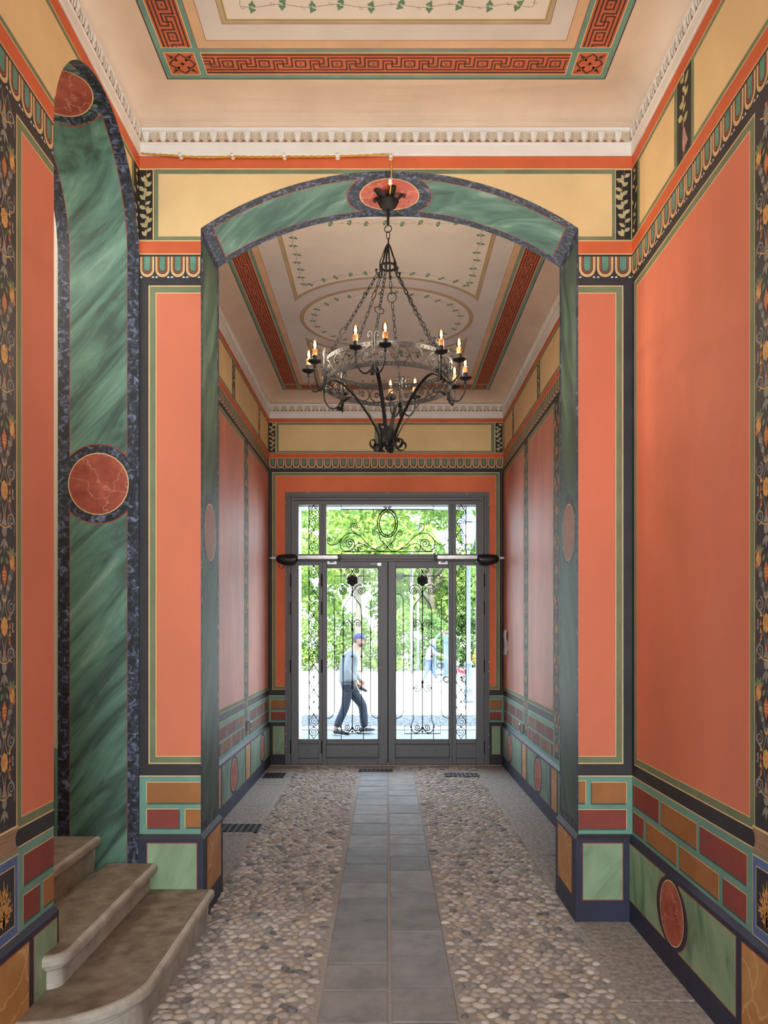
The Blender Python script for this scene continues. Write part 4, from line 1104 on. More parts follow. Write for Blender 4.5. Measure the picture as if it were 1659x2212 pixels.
# leaf grilles
def leaf_grille(c, gx0, gx1, par):
    g = MB(); L_ = lambda pts, r=0.0048: gl(g, pts, r, mir=c)
    a = c-24.5
    L_([(a,1228),(a,1260),(a-14,1260),(a-14,1244),(c-12,1244)])
    L_(spiral(c-9.5, 1232, 6.0, 0.2, 1.6, 0.14, 26, 1)); L_(gb([(c-3.5,1229),(c-1,1236),(c-6,1243),(c-10,1246)], 14))
    gball(g, c, 1234, 0.012)
    # rosette
    for k_ in range(6):
        t = PI/2+2*PI*k_/6; g.ell(DP(c+7.2*math.cos(t), 1254+7.2*math.sin(t), 0.008), (0.030, 0.010, 0.034), 'iron', 8, 5, Matrix.Rotation(-t+PI/2, 3, 'Y'))
    g.ell(DP(c,1254,0.0), (0.020,0.014,0.020), 'iron', 10, 6)
    # large scrolls under it
    L_(gb([(c,1279),(c-5,1272),(c-10,1265.5),(c-18,1263.5),(c-25,1267.5),(c-27.5,1275),(c-24.5,1282)], 30)+spiral(c-19.5,1276.2,7.6,2.2,1.7,0.1,28,-1))
    gball(g, c, 1278.5, 0.015)
    # centre bar and lyre-shaped bars
    gl(g, [(c,1268),(c,1572)], 0.0058)
    L_(gb([(c,1281),(c-3,1289),(c-11,1299),(c-17,1308),(c-19.8,1320)], 24)+[(c-19.8,1340),(c-19.8,1540)]+gb([(c-19.8,1549),(c-20.6,1557),(c-24.3,1566),(c-24.5,1571)], 14), 0.0052)
    # outer rounded bars
    gl(g, [(gx0,1282)]+[(gx0+15*math.sin(t), 1297-15*math.cos(t)) for t in [PI/2*k_/8 for k_ in range(9)]]+[(gx0+15+0.8,1400),(gx0+15.8,1535)]+[(gx0+15.8*math.cos(t), 1535+17*math.sin(t)) for t in [PI/2*k_/8 for k_ in range(9)]], 0.0048)
    gl(g, [(gx1,1282)]+[(gx1-15*math.sin(t), 1297-15*math.cos(t)) for t in [PI/2*k_/8 for k_ in range(9)]]+[(gx1-15-0.8,1400),(gx1-15.8,1535)]+[(gx1-15.8*math.cos(t), 1535+17*math.sin(t)) for t in [PI/2*k_/8 for k_ in range(9)]], 0.0048)
    for yc, sg in ((1352,-1),(1481,1)):
        L_(gb([(c-0.8,yc),(c-2.6,yc+sg*6),(c-8,yc+sg*12.5),(c-15,yc+sg*12),(c-18.5,yc+sg*6)], 20)+spiral(c-12.6,yc+sg*4.6,6.0,PI-0.2*sg,1.5,0.12,24,-sg*-1), 0.0044)
        g.lathe([(0.004,-0.045),(0.011,-0.03),(0.009,0.03),(0.004,0.045)], DP(c, yc+sg*-4+(2 if sg<0 else -2), 0.014), 'iron', 8)
        gball(g, c, yc-sg*7, 0.018); gball(g, c-19.8, yc+sg*6, 0.010); gball(g, c+19.8, yc+sg*6, 0.010)
    for x in (c-19.8, c, c+19.8): g.lathe([(0.003,-0.024),(0.020 if x == c else 0.016,0),(0.003,0.024)], DP(x,1418,0.014), 'iron', 4)
    # foot
    L_([(a+0.5,1597),(a+0.5,1568.5),(c-39,1568.5),(c-39,1585),(c,1585)])
    L_(gb([(c-24,1571),(c-22.5,1578),(c-16,1583.5),(c-8,1582),(c-2.5,1575),(c-1.5,1570.5)], 24)); L_(spiral(c-10.2,1572.3,7.6,0.2,1.8,0.1,28,1))
    gball(g, c, 1573, 0.018); gball(g, c, 1581, 0.013); gball(g, c-12, 1584, 0.012); gball(g, c+12, 1584, 0.012); gball(g, a, 1571, 0.012); gball(g, c+24.5, 1571, 0.012)
    dbuild(g, 'iron_grille', par)
leaf_grille(761, 706.5, 816, ll); leaf_grille(912.7, 856, 969, lr)

# ---- automatic door openers
def opener(sg, label):
    D_ = YD-0.09; q = lambda x, y, d=0: Vector(((x-CX)*D_/FL, D_+d, EYE+(CY-y)*D_/FL))
    c0 = 837; x_ = lambda x: x if sg < 0 else 2*c0-x
    e = empty('door_opener', q(x_(642), 1204)); tag(e, label, 'door opener', 'electric swing door operators')
    def bb(mb, name, sm=False):
        o = mb.build(name, None, sm); o.parent = e; o.matrix_parent_inverse = Matrix.Translation(-e.location); return o
    m = MB(); n = 10; secs = []
    prof = [(595.5,1205,3,3),(597,1201,8,11),(601,1198.5,12,17),(609,1197,14,22),(620,1196.5,14,25),(632,1196.5,14,25),(639,1197,14,21),(643,1198,13,14)]
    vs = []
    for x, yt, wd, hh in prof:
        for k in range(n):
            a = 2*PI*k/n; yy = yt+hh/2-math.sin(a)*hh/2; vs.append(q(x_(x), yy, -math.cos(a)*wd*0.0062*0.6+0.02))
    fs = [(i*n+k, i*n+(k+1)%n, (i+1)*n+(k+1)%n, (i+1)*n+k) for i in range(len(prof)-1) for k in range(n)]+[tuple(range(n)), tuple(range((len(prof)-1)*n, len(prof)*n))]
    m.add(vs, fs, 'plblack'); bb(m, 'motor_housing', True)
    m = MB(); a, b = sorted((x_(642), x_(731))); A, B_ = q(a,1198.5), q(b,1209)
    m.bbox(A.x, B_.x, D_-0.015, D_+0.055, B_.z, A.z, 'alu', 0.010); m.bbox(A.x, B_.x, D_-0.018, D_-0.010, q(a,1206).z, q(a,1205).z, 'steel', 0.001)
    bb(m, 'drive_tube'); m = MB(); a, b = sorted((x_(731), x_(735))); m.bbox(q(a,0).x, q(b,0).x, D_-0.018, D_+0.058, q(a,1210).z, q(a,1197.5).z, 'plblack', 0.005); bb(m, 'end_cap')
    m = MB(); m.tube([q(x_(574),1204.5,0.02), q(x_(598),1205.5,0.02)], 0.006, 'steel', 8); m.box(min(q(x_(585),0).x,q(x_(596),0).x), max(q(x_(585),0).x,q(x_(596),0).x), D_+0.01, D_+0.03, q(0,1207).z, q(0,1203).z, 'steel'); m.tube([q(x_(590),1201,0.02), q(x_(590),1209,0.02)], 0.005, 'steel', 8); bb(m, 'hinge_arm')
    m = MB(); a, b = sorted((x_(706), x_(726.5))); m.bbox(q(a,0).x, q(b,0).x, D_+0.06, D_+0.072, q(0,1218).z, q(0,1211.5).z, 'steel', 0.002)
    m.box(q(a+5,0).x, q(b-5,0).x, D_+0.02, D_+0.06, q(0,1214.5).z, q(0,1213).z, 'plblack'); m.tube([q((a+b)/2,1209,0.03), q((a+b)/2,1215,0.03)], 0.008, 'steel', 8)
    bb(m, 'leaf_bracket')
    m = MB()
    if sg < 0: m.tube([q(*p) for p in gb([(602,1214),(602,1222),(607,1228),(613,1224),(614,1219)], 16)], 0.004, 'plblack', 5); bb(m, 'cable'); m = MB(); m.tube([q(x,y,0.03) for x,y in gb([(626,1220),(640,1228),(655,1232),(675,1231)], 16)], 0.0028, 'steel', 5); bb(m, 'cable'); m = MB(); m.tube([q(x,y,0.06) for x,y in gb([(687,1224),(697,1216),(706,1212)], 12)], 0.0028, 'steel', 5); bb(m, 'cable'); m = MB(); m.tube([q(x,y,0.07) for x,y in gb([(726,1213),(742,1215.5),(764,1219.5)], 12)], 0.0028, 'steel', 5)
    else: m.tube([q(x,y,0.02) for x,y in gb([(1059,1215),(1063,1221),(1069,1225),(1073,1226.5)], 16)], 0.004, 'plblack', 5)
    bb(m, 'cable'); return e
opener(-1, 'black and silver door opener arm on the left of the entrance door')
opener(1, 'black and silver door opener arm on the right of the entrance door')
k = MB(); k.tube([DP(801,1218.5,-0.02), DP(816,1218.5,-0.02)], 0.005, 'steel', 6); k.bbox(X(815), X(824), YD-0.035, YD-0.005, Z(1223), Z(1216), 'steel', 0.003)
tag(k.build('door_latch'), 'small silver latch at the top of the left door leaf', 'latch')

# ================================================================= CHANDELIER
HX, HY = 0.010, 4.98
ch = empty('chandelier', (HX, HY, 4.645)); tag(ch, 'black wrought iron ring chandelier with twelve candle bulbs hanging from the arch medallion on chains', 'chandelier')
def cb(mb, name, parent=ch, smooth=True):
    o = mb.build(name, None, smooth); o.parent = parent
    o.matrix_parent_inverse = Matrix.Translation(-Vector(ch.location)) if parent is ch else Matrix.Identity(4)
    return o
def pol(r, th, z): return Vector((HX+r*math.sin(th), HY-r*math.cos(th), z))
# canopy with four leaves, rod
m = MB()
m.lathe([(0.010,4.545),(0.030,4.548),(0.054,4.565),(0.064,4.585),(0.066,4.596),(0.060,4.602),(0.050,4.604),(0.030,4.61),(0.026,4.622),(0.012,4.645)], (HX,HY,0), 'iron', 24)
for k in range(30):
    a = 2*PI*k/30; m.ell((HX+0.066*math.cos(a), HY+0.066*math.sin(a), 4.597), (0.005,0.005,0.005), 'iron', 6, 4)
cb(m, 'canopy')
for k in range(5):
    th = math.radians(20+72*k); m = MB()
    p = [pol(0.045,th,4.600), pol(0.068,th,4.618), pol(0.084,th,4.634), pol(0.100,th,4.640), pol(0.112,th,4.628)]
    m.flat(bez(p, 16), 0.003, 0.030, 'iron', ref=pol(1,th,0)-pol(0,th,0), scale=[0.9+0.5*math.sin(PI*t/16) for t in range(17)]); cb(m, 'canopy_leaf')
m = MB(); m.tube([(HX,HY,4.548),(HX,HY,4.440)], 0.0085, 'iron', 10); m.ell((HX,HY,4.548),(0.014,0.014,0.010),'iron',10,6); cb(m, 'rod')
def link(mb, c, axis, L_, w_, r, roll):
    q = Vector(axis).normalized().to_track_quat('Z', 'Y'); pts = []
    h = (L_-w_)/2; R = w_/2
    for k in range(16):
        a = 2*PI*k/16; x = R*math.cos(a); z = R*math.sin(a)+(h if math.sin(a) >= 0 else -h)
        v = Vector((x*math.cos(roll), x*math.sin(roll), z)); pts.append(Vector(c)+q @ v)
    mb.tube(pts, r, 'iron', 5, closed=True)
m = MB(); m.torus((HX,HY,4.418), 0.023, 0.0032, 'iron', 22, 6, (0.2,1,0)); link(m, (HX,HY,4.376), (0,0,1), 0.048, 0.022, 0.003, 0.3); link(m, (HX+0.002,HY,4.335), (0,0,1), 0.046, 0.020, 0.003, 1.8)
cb(m, 'top_links')
# crown
m = MB(); m.flat([pol(0.053,2*PI*k/28,4.170) for k in range(28)], 0.016, 0.004, 'iron', closed=True)
RT = [math.radians(a) for a in (-12, 48, 108, 168, 228, 288)]
for th in RT:
    m.flat(bez([pol(0.006,th,4.318), pol(0.018,th,4.296), pol(0.040,th,4.235), pol(0.054,th,4.200), pol(0.056,th,4.165), pol(0.056,th,4.130), pol(0.066,th,4.118), pol(0.080,th,4.124), pol(0.082,th,4.138)], 32), 0.011, 0.005, 'iron', ref=(math.cos(th), math.sin(th), 0))
    m.ell(pol(0.080,th,4.140), (0.009,0.009,0.009), 'iron', 8, 5)
cb(m, 'crown')
# ring: two pierced bands
ZU, ZL, RR = 3.520, 3.397, 0.415
def band(z, R, name):
    m = MB(); N = 96; h = 0.024
    for zz, hh in ((z-h/2+0.0035, 0.008), (z+h/2-0.0035, 0.008)):
        m.flat([pol(R,2*PI*k/N,zz) for k in range(N)], hh, 0.005, 'iron', closed=True)
    for k in range(N):
        a = 2*PI*(k+0.5)/N; p = pol(R, a, z)
        m.flat([pol(R, 2*PI*(k+0.30)/N, z), pol(R, 2*PI*(k+1.02)/N, z)], h*0.8, 0.004, 'iron')
    for k in range(0, N): m.ell(pol(R+0.003, 2*PI*k/N, z-h/2), (0.004,0.004,0.003), 'iron', 5, 3)
    cb(m, name, ch, False)
band(ZU, RR, 'upper_ring'); band(ZL, RR, 'lower_ring')
# scrollwork between the bands
def on_ring(pts, th0, R=RR): return [pol(R, th0+x/R, ZL+(ZU-ZL)*0.5+y) for x, y in pts]
for i, th in enumerate(RT):
    m = MB(); arc_l = 2*PI*RR/6; half = arc_l/2
    for s_ in (-1, 1):
        c1 = half*0.34; c2 = half*0.74
        A = gb([(half*0.995,0.0),(half*0.93,0.030),(half*0.82,0.046),(half*0.70,0.040),(half*0.62,0.018),(half*0.66,-0.006)], 22)+spiral(half*0.76,-0.002,0.020,PI,1.4,0.2,20,-1)
        B_ = gb([(half*0.995,0.0),(half*0.93,-0.034),(half*0.80,-0.048),(half*0.62,-0.042),(half*0.46,-0.012),(half*0.30,0.030),(half*0.12,0.050)], 26)
        C_ = gb([(half*0.06,-0.040),(half*0.20,-0.048),(half*0.33,-0.036),(half*0.36,-0.012),(half*0.28,0.008)], 18)+spiral(half*0.21,-0.008,0.017,PI/3,1.4,0.2,18,1)
        for pts in (A, B_, C_):
            m.flat([pol(RR, th+s_*x/RR, (ZL+ZU)/2+y) for x, y in pts], 0.0075, 0.005, 'iron', ref=(0,0,1))
    m.ell(pol(RR+0.003, th+PI/6, (ZL+ZU)/2), (0.007,0.007,0.007), 'iron', 8, 5)
    cb(m, 'ring_scroll', ch, False)
# brackets, arms, candles
candle_src = None
for i, th in enumerate(RT):
    rr = (math.cos(th), math.sin(th), 0); T_ = Vector((math.cos(th), math.sin(th), 0)); N_ = Vector((math.sin(th), -math.cos(th), 0))
    m = MB(); c = pol(RR+0.008, th, 0)
    for off in (-0.007, 0.007):
        sd = -1 if off < 0 else 1
        path = [(off, 0, 3.345), (off, 0.002, 3.40), (off, 0.0, 3.50), (off, 0.0, 3.555), (off*1.4, 0.0, 3.578), (off*3.0, 0.0, 3.588), (off*4.6, 0.0, 3.578), (off*4.8, 0.0, 3.562), (off*3.7, 0.0, 3.556), (off*3.4, 0, 3.567)]
        m.flat(bez([c+T_*a+N_*b+Vector((0,0,z)) for a, b, z in path], 36), 0.007, 0.012, 'iron', ref=T_)
    # outward curl at the foot
    m.flat(bez([c+Vector((0,0,3.39)), c+N_*0.004+Vector((0,0,3.350)), c+N_*0.016+Vector((0,0,3.325)), c+N_*0.034+Vector((0,0,3.322)), c+N_*0.040+Vector((0,0,3.338)), c+N_*0.028+Vector((0,0,3.346)), c+N_*0.022+Vector((0,0,3.336))], 28), 0.005, 0.022, 'iron', ref=N_)
    m.ell(c+N_*0.008+Vector((0,0,3.455)), (0.007,0.007,0.007), 'iron', 8, 5)
    cb(m, 'bracket', ch, False)
    # strap down to the hub
    m = MB()
    prof = [(0.405,3.372),(0.375,3.392),(0.325,3.385),(0.265,3.345),(0.205,3.285),(0.150,3.215),(0.105,3.150),(0.072,3.090),(0.054,3.040),(0.056,3.005),(0.074,2.984),(0.100,2.982),(0.120,3.000),(0.120,3.024),(0.102,3.036),(0.088,3.026),(0.092,3.012)]
    m.flat(bez([pol(r,th,z) for r, z in prof], 72), 0.005, 0.024, 'iron', ref=N_)
    for k in range(1, 26):
        t = k/26; j = t*10; a = int(j); fr_ = j-a; r = prof[a][0]+(prof[a+1][0]-prof[a][0])*fr_; z = prof[a][1]+(prof[a+1][1]-prof[a][1])*fr_
        for s_ in (-1, 1): m.ell(pol(r,th,z)+T_*0.0125*s_, (0.003,0.003,0.004), 'iron', 5, 3)
    cb(m, 'strap', ch, False)
    for s_ in (-1, 1):
        ta = th+s_*math.radians(10.0); rc = 0.515; zc_ = 3.448
        arm = MB()
        p0 = pol(RR+0.012, th, 3.40); cup = pol(rc, ta, zc_)
        d = (cup-p0); d.z = 0; L1 = d.length; d.normalize()
        pts = [p0+Vector((0,0,0.02)), p0+d*L1*0.12+Vector((0,0,-0.035)), p0+d*L1*0.38+Vector((0,0,-0.070)), p0+d*L1*0.68+Vector((0,0,-0.068)), p0+d*L1*0.93+Vector((0,0,-0.030)), p0+d*L1*1.0+Vector((0,0,0.01)), cup]
        arm.tube(bez(pts, 30), 0.0058, 'iron', 6)
        ao = cb(arm, 'candle_arm', ch)
        if candle_src is None:
            candle_src = []
            cp = MB(); O = (0,0,0)
            prof2 = [(0.006,-0.014),(0.010,-0.008),(0.020,-0.004),(0.036,0.002),(0.044,0.008),(0.043,0.011),(0.030,0.006),(0.012,0.004)]
            n = 24; vs = []
            for r, z in prof2:
                for k in range(n):
                    a = 2*PI*k/n; wv = 1+0.07*math.cos(8*a)*(r/0.044)
                    vs.append((r*wv*math.cos(a), r*wv*math.sin(a), z+0.003*math.cos(8*a)*(r/0.044)))
            cp.add(vs, [(q*n+k, q*n+(k+1)%n, (q+1)*n+(k+1)%n, (q+1)*n+k) for q in range(len(prof2)-1) for k in range(n)]+[tuple(range((len(prof2)-1)*n, len(prof2)*n))], 'iron')
            cp.lathe([(0.008,-0.032),(0.010,-0.022),(0.006,-0.014)], O, 'iron', 10); cp.lathe([(0.017,0.004),(0.0165,0.006),(0.0165,0.040),(0.015,0.042)], O, 'iron', 16)
            sl_ = MB(); sl_.lathe([(0.0145,0.040),(0.0150,0.044),(0.0150,0.078),(0.0135,0.083),(0.010,0.084)], O, 'sleeve', 16)
            for k in range(7):
                a = 2*PI*k/7; l = 0.012+0.008*((k*3) % 4)/3; sl_.ell((0.0150*math.cos(a), 0.0150*math.sin(a), 0.078-l/2), (0.0032,0.0032,l/2), 'drip', 6, 4)
            bl = MB(); bl.lathe([(0.010,0.083),(0.0145,0.092),(0.0165,0.105),(0.0140,0.122),(0.0085,0.138),(0.0035,0.150),(0.001,0.156)], O, 'bulbg', 16)
            fl = MB(); fl.lathe([(0.0030,0.083),(0.0035,0.088),(0.0030,0.094)], O, 'filament', 8)
            for k in range(4): a = PI/2*k+0.4; fl.tube([(0.003*math.cos(a),0.003*math.sin(a),0.090),(0.0075*math.cos(a),0.0075*math.sin(a),0.104),(0.006*math.cos(a),0.006*math.sin(a),0.128),(0.001*math.cos(a),0.001*math.sin(a),0.138)], 0.0014, 'filament', 5)
            candle_src = [cp, sl_, bl, fl]
            for nm, mb in zip(('drip_cup','candle_sleeve','light_bulb','filament'), candle_src): pass
            src_o = []
            for nm, mb in zip(('drip_cup','candle_sleeve','light_bulb','filament'), candle_src):
                o = mb.build(nm, None, True); src_o.append(o)
        ld = bpy.data.lights.new('bulb_light', 'POINT'); ld.energy = 7.0; ld.color = (1.0, 0.84, 0.66); ld.shadow_soft_size = 0.0055
        lo = bpy.data.objects.new('bulb_light', ld); COL.objects.link(lo); lo.location = cup+Vector((0,0.0,0.116))
        if i == 0 and s_ == -1: objs = src_o
        else: objs = [o.copy() for o in src_o]; [COL.objects.link(o) for o in objs]
        for o in objs:
            o.location = (0,0,0); o.parent = ao; o.matrix_parent_inverse = Matrix.Identity(4); o.location = cup+Vector((0,0,0.014))
# hub
m = MB()
m.lathe([(0.012,3.115),(0.040,3.110),(0.046,3.095),(0.046,3.040),(0.038,3.026),(0.018,3.018),(0.010,3.010)], (HX,HY,0), 'iron', 18)
m.ell((HX,HY,2.992), (0.020,0.020,0.020), 'iron', 12, 8)
for th in RT: m.ell(pol(0.052,th,3.078),(0.006,0.006,0.006),'iron',6,4)
cb(m, 'hub')
# chains
big = {0: (0.52,), 3: (0.10, 0.53), 4: (0.10,), 5: (0.62,), 1: (), 2: ()}
for i, th in enumerate(RT):
    m = MB(); A = pol(0.070, th, 4.118); B_ = pol(0.408, th, 3.535); D_ = B_-A; L_ = D_.length; n = 19; k = 0; t = 0.012
    sag = 0.010
    bg_ = [b for b in big[i]]
    while t < L_-0.01:
        f_ = t/L_
        if bg_ and f_ > bg_[0]:
            bg_.pop(0); c = A+D_*((t+0.026)/L_); m.torus(c, 0.030, 0.0032, 'iron', 24, 6, D_.cross(Vector((math.cos(th+0.6), math.sin(th+0.6), 0.1)))); t += 0.058; continue
        c = A+D_*((t+0.018)/L_)-Vector((0,0,sag*4*f_*(1-f_))); link(m, c, D_, 0.043, 0.017, 0.0026, (k % 2)*PI/2+0.4+i); t += 0.0355; k += 1
    cb(m, 'chain')

# ---- surface cable to the chandelier
m = MB()
def wy(px, py, dy=0.03): return W(px, py, YA-dy)
pts = [wy(303,331,0.012), wy(345,334,0.020), wy(389,337,0.030), wy(445,340,0.026), wy(502,338,0.030), wy(558,339,0.026), wy(614,338,0.030), wy(670,338,0.026), wy(729,337,0.030), wy(790,335,0.026), wy(845,334,0.030), wy(846,350,0.024), wy(845.5,370,0.014)]
p_ = bez(pts, 120)
for ph in (0, PI):
    m.tube([p+Vector((0, 0.0025*math.cos(k*1.1+ph), 0.0035*math.sin(k*1.1+ph))) for k, p in enumerate(p_)], 0.0034, 'cable', 5)
q_ = bez([W(845.5,370,YA-0.012), W(845,386,4.80), Vector((0.028,4.84,4.628)), Vector((0.020,4.93,4.612)), Vector((HX+0.01,HY-0.02,4.615))], 30)
m.tube(q_, 0.005, 'cable', 6)
co = m.build('power_cable'); tag(co, 'yellow twisted power cable pinned along the white cornice and down to the chandelier', 'cable')
for k, (x, y, D_) in enumerate(((389.5,336,YA-0.030),(502,336,YA-0.030),(614,337,YA-0.030),(729,337,YA-0.030),(844.5,338,YA-0.026),(843,391,4.81))):
    m = MB(); c = W(x, y, D_)
    for a, b, r in ((-0.012,-0.006,0.013),(-0.006,0.006,0.009),(0.006,0.014,0.014)): pass
    m.lathe([(0.003,-0.020),(0.012,-0.018),(0.014,-0.010),(0.008,-0.004),(0.009,0.004),(0.015,0.012),(0.015,0.020),(0.003,0.030)], c+Vector((0,0.0,0)), 'porcelain', 16, 'Y')
    m.ell(c+Vector((0,-0.021,0)), (0.005,0.003,0.005), 'steel', 8, 4)
    lab = ['leftmost white porcelain cable insulator on the cornice', 'second white porcelain cable insulator from the left on the cornice', 'middle of the five white porcelain cable insulators on the cornice',
           'fourth white porcelain cable insulator from the left on the cornice', 'white porcelain cable insulator where the yellow cable turns down above the arch', 'white porcelain cable insulator on the red oval medallion beside the chandelier mount'][k]
    tag(m.build('cable_insulator', None, True), lab, 'insulator', 'porcelain cable insulators')

# ---- small fittings in the far room
m = MB(); cols = []
for k in range(9):
    z = 1.805-0.32*k/8; b = 0.012*math.sin(k*0.9)+0.006
    cols.append([(FXR-0.004-b, 9.82, z), (FXR-0.004-b*0.5-0.004, 10.07, z)])
vs = sum(cols, []); m.add(vs, [(2*k,2*k+1,2*k+3,2*k+2) for k in range(8)], 'paper'); n = len(vs)
m.add([(x-0.0015,y,z) for x,y,z in vs], [(2*k,2*k+1,2*k+3,2*k+2) for k in range(8)], 'paper')
for k in range(12):
    z = 1.77-0.02*k; m.add([(FXR-0.034,9.84,z),(FXR-0.034,9.92+0.03*(k%3),z),(FXR-0.034,9.92+0.03*(k%3),z+0.004),(FXR-0.034,9.84,z+0.004)], [(0,1,2,3)], 'paper')
tag(m.build('paper_notice'), 'white curling paper notice on the right wall beside the entrance door', 'notice')
for x, y, z, sg, lab in ((FXL, 8.60, 0.73, 1, 'small steel socket box on the left wall near the entrance door'), (FXR, 8.72, 0.69, -1, 'small steel socket box on the right wall near the entrance door')):
    m = MB(); a, b = sorted((x, x+sg*0.045)); m.bbox(a, b, y-0.035, y+0.035, z-0.05, z+0.05, 'steel', 0.006); a, b = sorted((x+sg*0.045, x+sg*0.048)); m.box(a, b, y-0.022, y+0.022, z-0.03, z+0.03, 'plblack')
    tag(m.build('socket_box'), lab, 'socket', 'steel socket boxes')
# drain covers
def cover(x0, x1, y0, y1, label, slots=True):
    m = MB(); m.bbox(x0, x1, y0, y1, -0.02, 0.008, 'plblack', 0.003)
    nx = int((x1-x0)/0.05); ny = max(1, int((y1-y0)/0.05))
    for i in range(nx):
        for j in range(ny):
            cx, cy_ = x0+(i+0.5)*(x1-x0)/nx, y0+(j+0.5)*(y1-y0)/ny; m.bbox(cx-0.018, cx+0.018, cy_-0.012, cy_+0.012, 0.006, 0.012, 'iron', 0.002)
    tag(m.build('drain_cover'), label, 'drain cover', 'iron drain covers in the floor')
cover(-1.53, -1.14, 6.80, 7.08, 'long dark iron drain cover by the left wall just behind the arch'); cover(-1.52, -1.26, 9.30, 9.62, 'dark iron drain cover by the left wall near the entrance door')
cover(-0.36, 0.08, 9.72, 9.86, 'dark iron drain cover at the end of the paving slabs before the entrance door'); cover(0.72, 1.14, 9.38, 9.62, 'dark iron drain cover among the cobbles on the right near the entrance door')

# ================================================================= STREET
M['pave_light'] = stone('sunlit_pale_street', (176,172,166), (190,186,180), (204,200,194), 0.7, 20, 0.1, 0.9)
M['pave_blue'] = stone('grey_granite_setts', (62,66,70), (80,84,90), (100,104,110), 5, 12, 0.8, 0.8, (1, 2.5, 1))
M['kerb_light'] = stone('pale_granite_kerb', (104,106,108), (116,118,120), (130,132,134), 4, 30, 0.2, 0.8)
M['slab_grey'] = stone('grey_pavement_slabs', (82,86,90), (94,98,102), (106,110,116), 2, 30, 0.2, 0.8)
G = MB(); G.box(-40, 40, -6, 90, -0.4, -0.06, 'pave_light'); struct(G.build('ground'))
G = MB(); G.box(-12, 12, 10.90, 12.75, -0.1, -0.02, 'kerb_light')
x = -11.0
while x < 11: G.box(x, x+0.006, 10.90, 12.75, -0.03, -0.019, 'slab_grey'); x += 0.85
G.box(-12, 12, 12.75, 13.95, -0.1, -0.021, 'slab_grey'); G.box(-12, 12, 13.95, 14.45, -0.1, -0.010, 'kerb_light')
struct(G.build('pavement'))
G = MB(); r2 = random.Random(3)
G.box(-12, 12, 14.45, 16.5, -0.1, -0.035, 'slab_grey')
for j in range(18):
    x = -4.5+r2.uniform(0, 0.15); y = 14.46+j*0.113
    while x < 4.5:
        w_ = r2.uniform(0.13, 0.22); G.bbox(x, x+w_-0.014, y, y+0.100, -0.08, -0.022+r2.uniform(0,0.006), 'pave_blue', 0.012); x += w_
struct(G.build('street_setts'))
G = MB(); G.box(YD*0-1.25, 1.25, YD+0.10, 10.9, -0.25, 0.006, 'kerb_light'); struct(G.build('floor_threshold'))

# ---- vegetation made of single leaves
GR_ = {'a': leafmat('bright_spring_foliage', (112,142,60), (158,182,88)), 'b': leafmat('fresh_green_foliage', (84,120,60), (124,154,78)), 'c': leafmat('deep_green_foliage', (60,92,56), (92,122,70)), 'o': leafmat('orange_blossom', (220,120,50), (240,170,80))}
M['bark'] = stone('pale_plane_bark', (66,60,50), (90,84,72), (112,106,94), 4, 20, 0.5, 0.9, (1,1,0.4))
def leaves(mb, blobs, n, s0, s1, mats, seed):
    r = random.Random(seed); tot = sum(b[3]*b[4]*b[5] for b in blobs)**1
    for (cx, cy, cz, rx, ry, rz) in blobs:
        k = int(n*(rx*ry*rz)/tot)
        for _ in range(k):
            u, v, w_ = r.gauss(0,1), r.gauss(0,1), r.gauss(0,1); l = math.sqrt(u*u+v*v+w_*w_) or 1; q = r.uniform(0.45, 1.0)**0.5
            c = Vector((cx+rx*u/l*q, cy+ry*v/l*q, cz+rz*w_/l*q))
            if c.z < 0.02: continue
            s = r.uniform(s0, s1); a = Vector((r.gauss(0,1), r.gauss(0,1)*0.6, r.gauss(0,1))).normalized(); b = a.cross(Vector((r.gauss(0,1), r.gauss(0,1), r.gauss(0,1)))).normalized()
            mb.add([c-a*s, c+b*s*0.55-a*s*0.1, c+a*s, c-b*s*0.55-a*s*0.1], [(0,1,2,3)], r.choice(mats))
def shrub(x, y, w_, h, label, seed, pal, n=4200):
    e = empty('hedge_shrub', (x, y, -0.06)); tag(e, label, 'shrub', 'hedge shrubs along the far side of the street')
    r = random.Random(seed)
    blobs = [(r.uniform(-w_/2,w_/2)*0.8, r.uniform(-0.5,0.7), r.uniform(0.35,h*0.85), r.uniform(0.5,0.8), r.uniform(0.45,0.7), r.uniform(0.4,0.7)) for _ in range(15)]
    m = MB(); leaves(m, blobs, n, 0.05, 0.11, [GR_[p] for p in pal], seed); o = m.build('foliage'); o.parent = e
    m = MB()
    for k in range(5): m.tube([(r.uniform(-0.3,0.3),0,0), (r.uniform(-0.6,0.6),0.1,0.6), (r.uniform(-0.9,0.9),0.1,h*0.8)], [0.03,0.025,0.01], 'bark', 5)
    o = m.build('stem'); o.parent = e
for i, (x, y, w_, h, pal, lab) in enumerate(((-6.6,35.6,2.0,3.0,'ab','bright green hedge shrub at the far left behind the door side glass'), (-4.3,35.2,2.2,3.0,'aab','bright yellow-green hedge shrub left of the walking man'),
        (-2.1,35.4,2.2,3.1,'abb','green hedge shrub directly behind the walking man'), (0.1,35.0,2.2,2.9,'abb','green hedge shrub behind the door mullions, between the man and the white post'), (2.2,36.0,2.0,3.2,'bbc','darker green hedge shrub behind the walking woman'),
        (4.4,38.2,2.2,3.3,'bbc','dark hedge shrub behind the glass booth'), (6.6,37.0,2.2,2.8,'abb','green hedge shrub right of the street lamp'))):
    shrub(x, y, w_, h, lab, 40+i, pal)
m = MB(); e = empty('flower_bush', (4.15, 32.0, -0.06)); tag(e, 'orange flowering bush beside the street lamp post', 'bush')
leaves(m, [(0,0,0.75,0.55,0.4,0.55),(0.5,0.2,0.6,0.4,0.3,0.4)], 900, 0.04, 0.08, [GR_['a'], GR_['o'], GR_['o']], 77); o = m.build('foliage'); o.parent = e
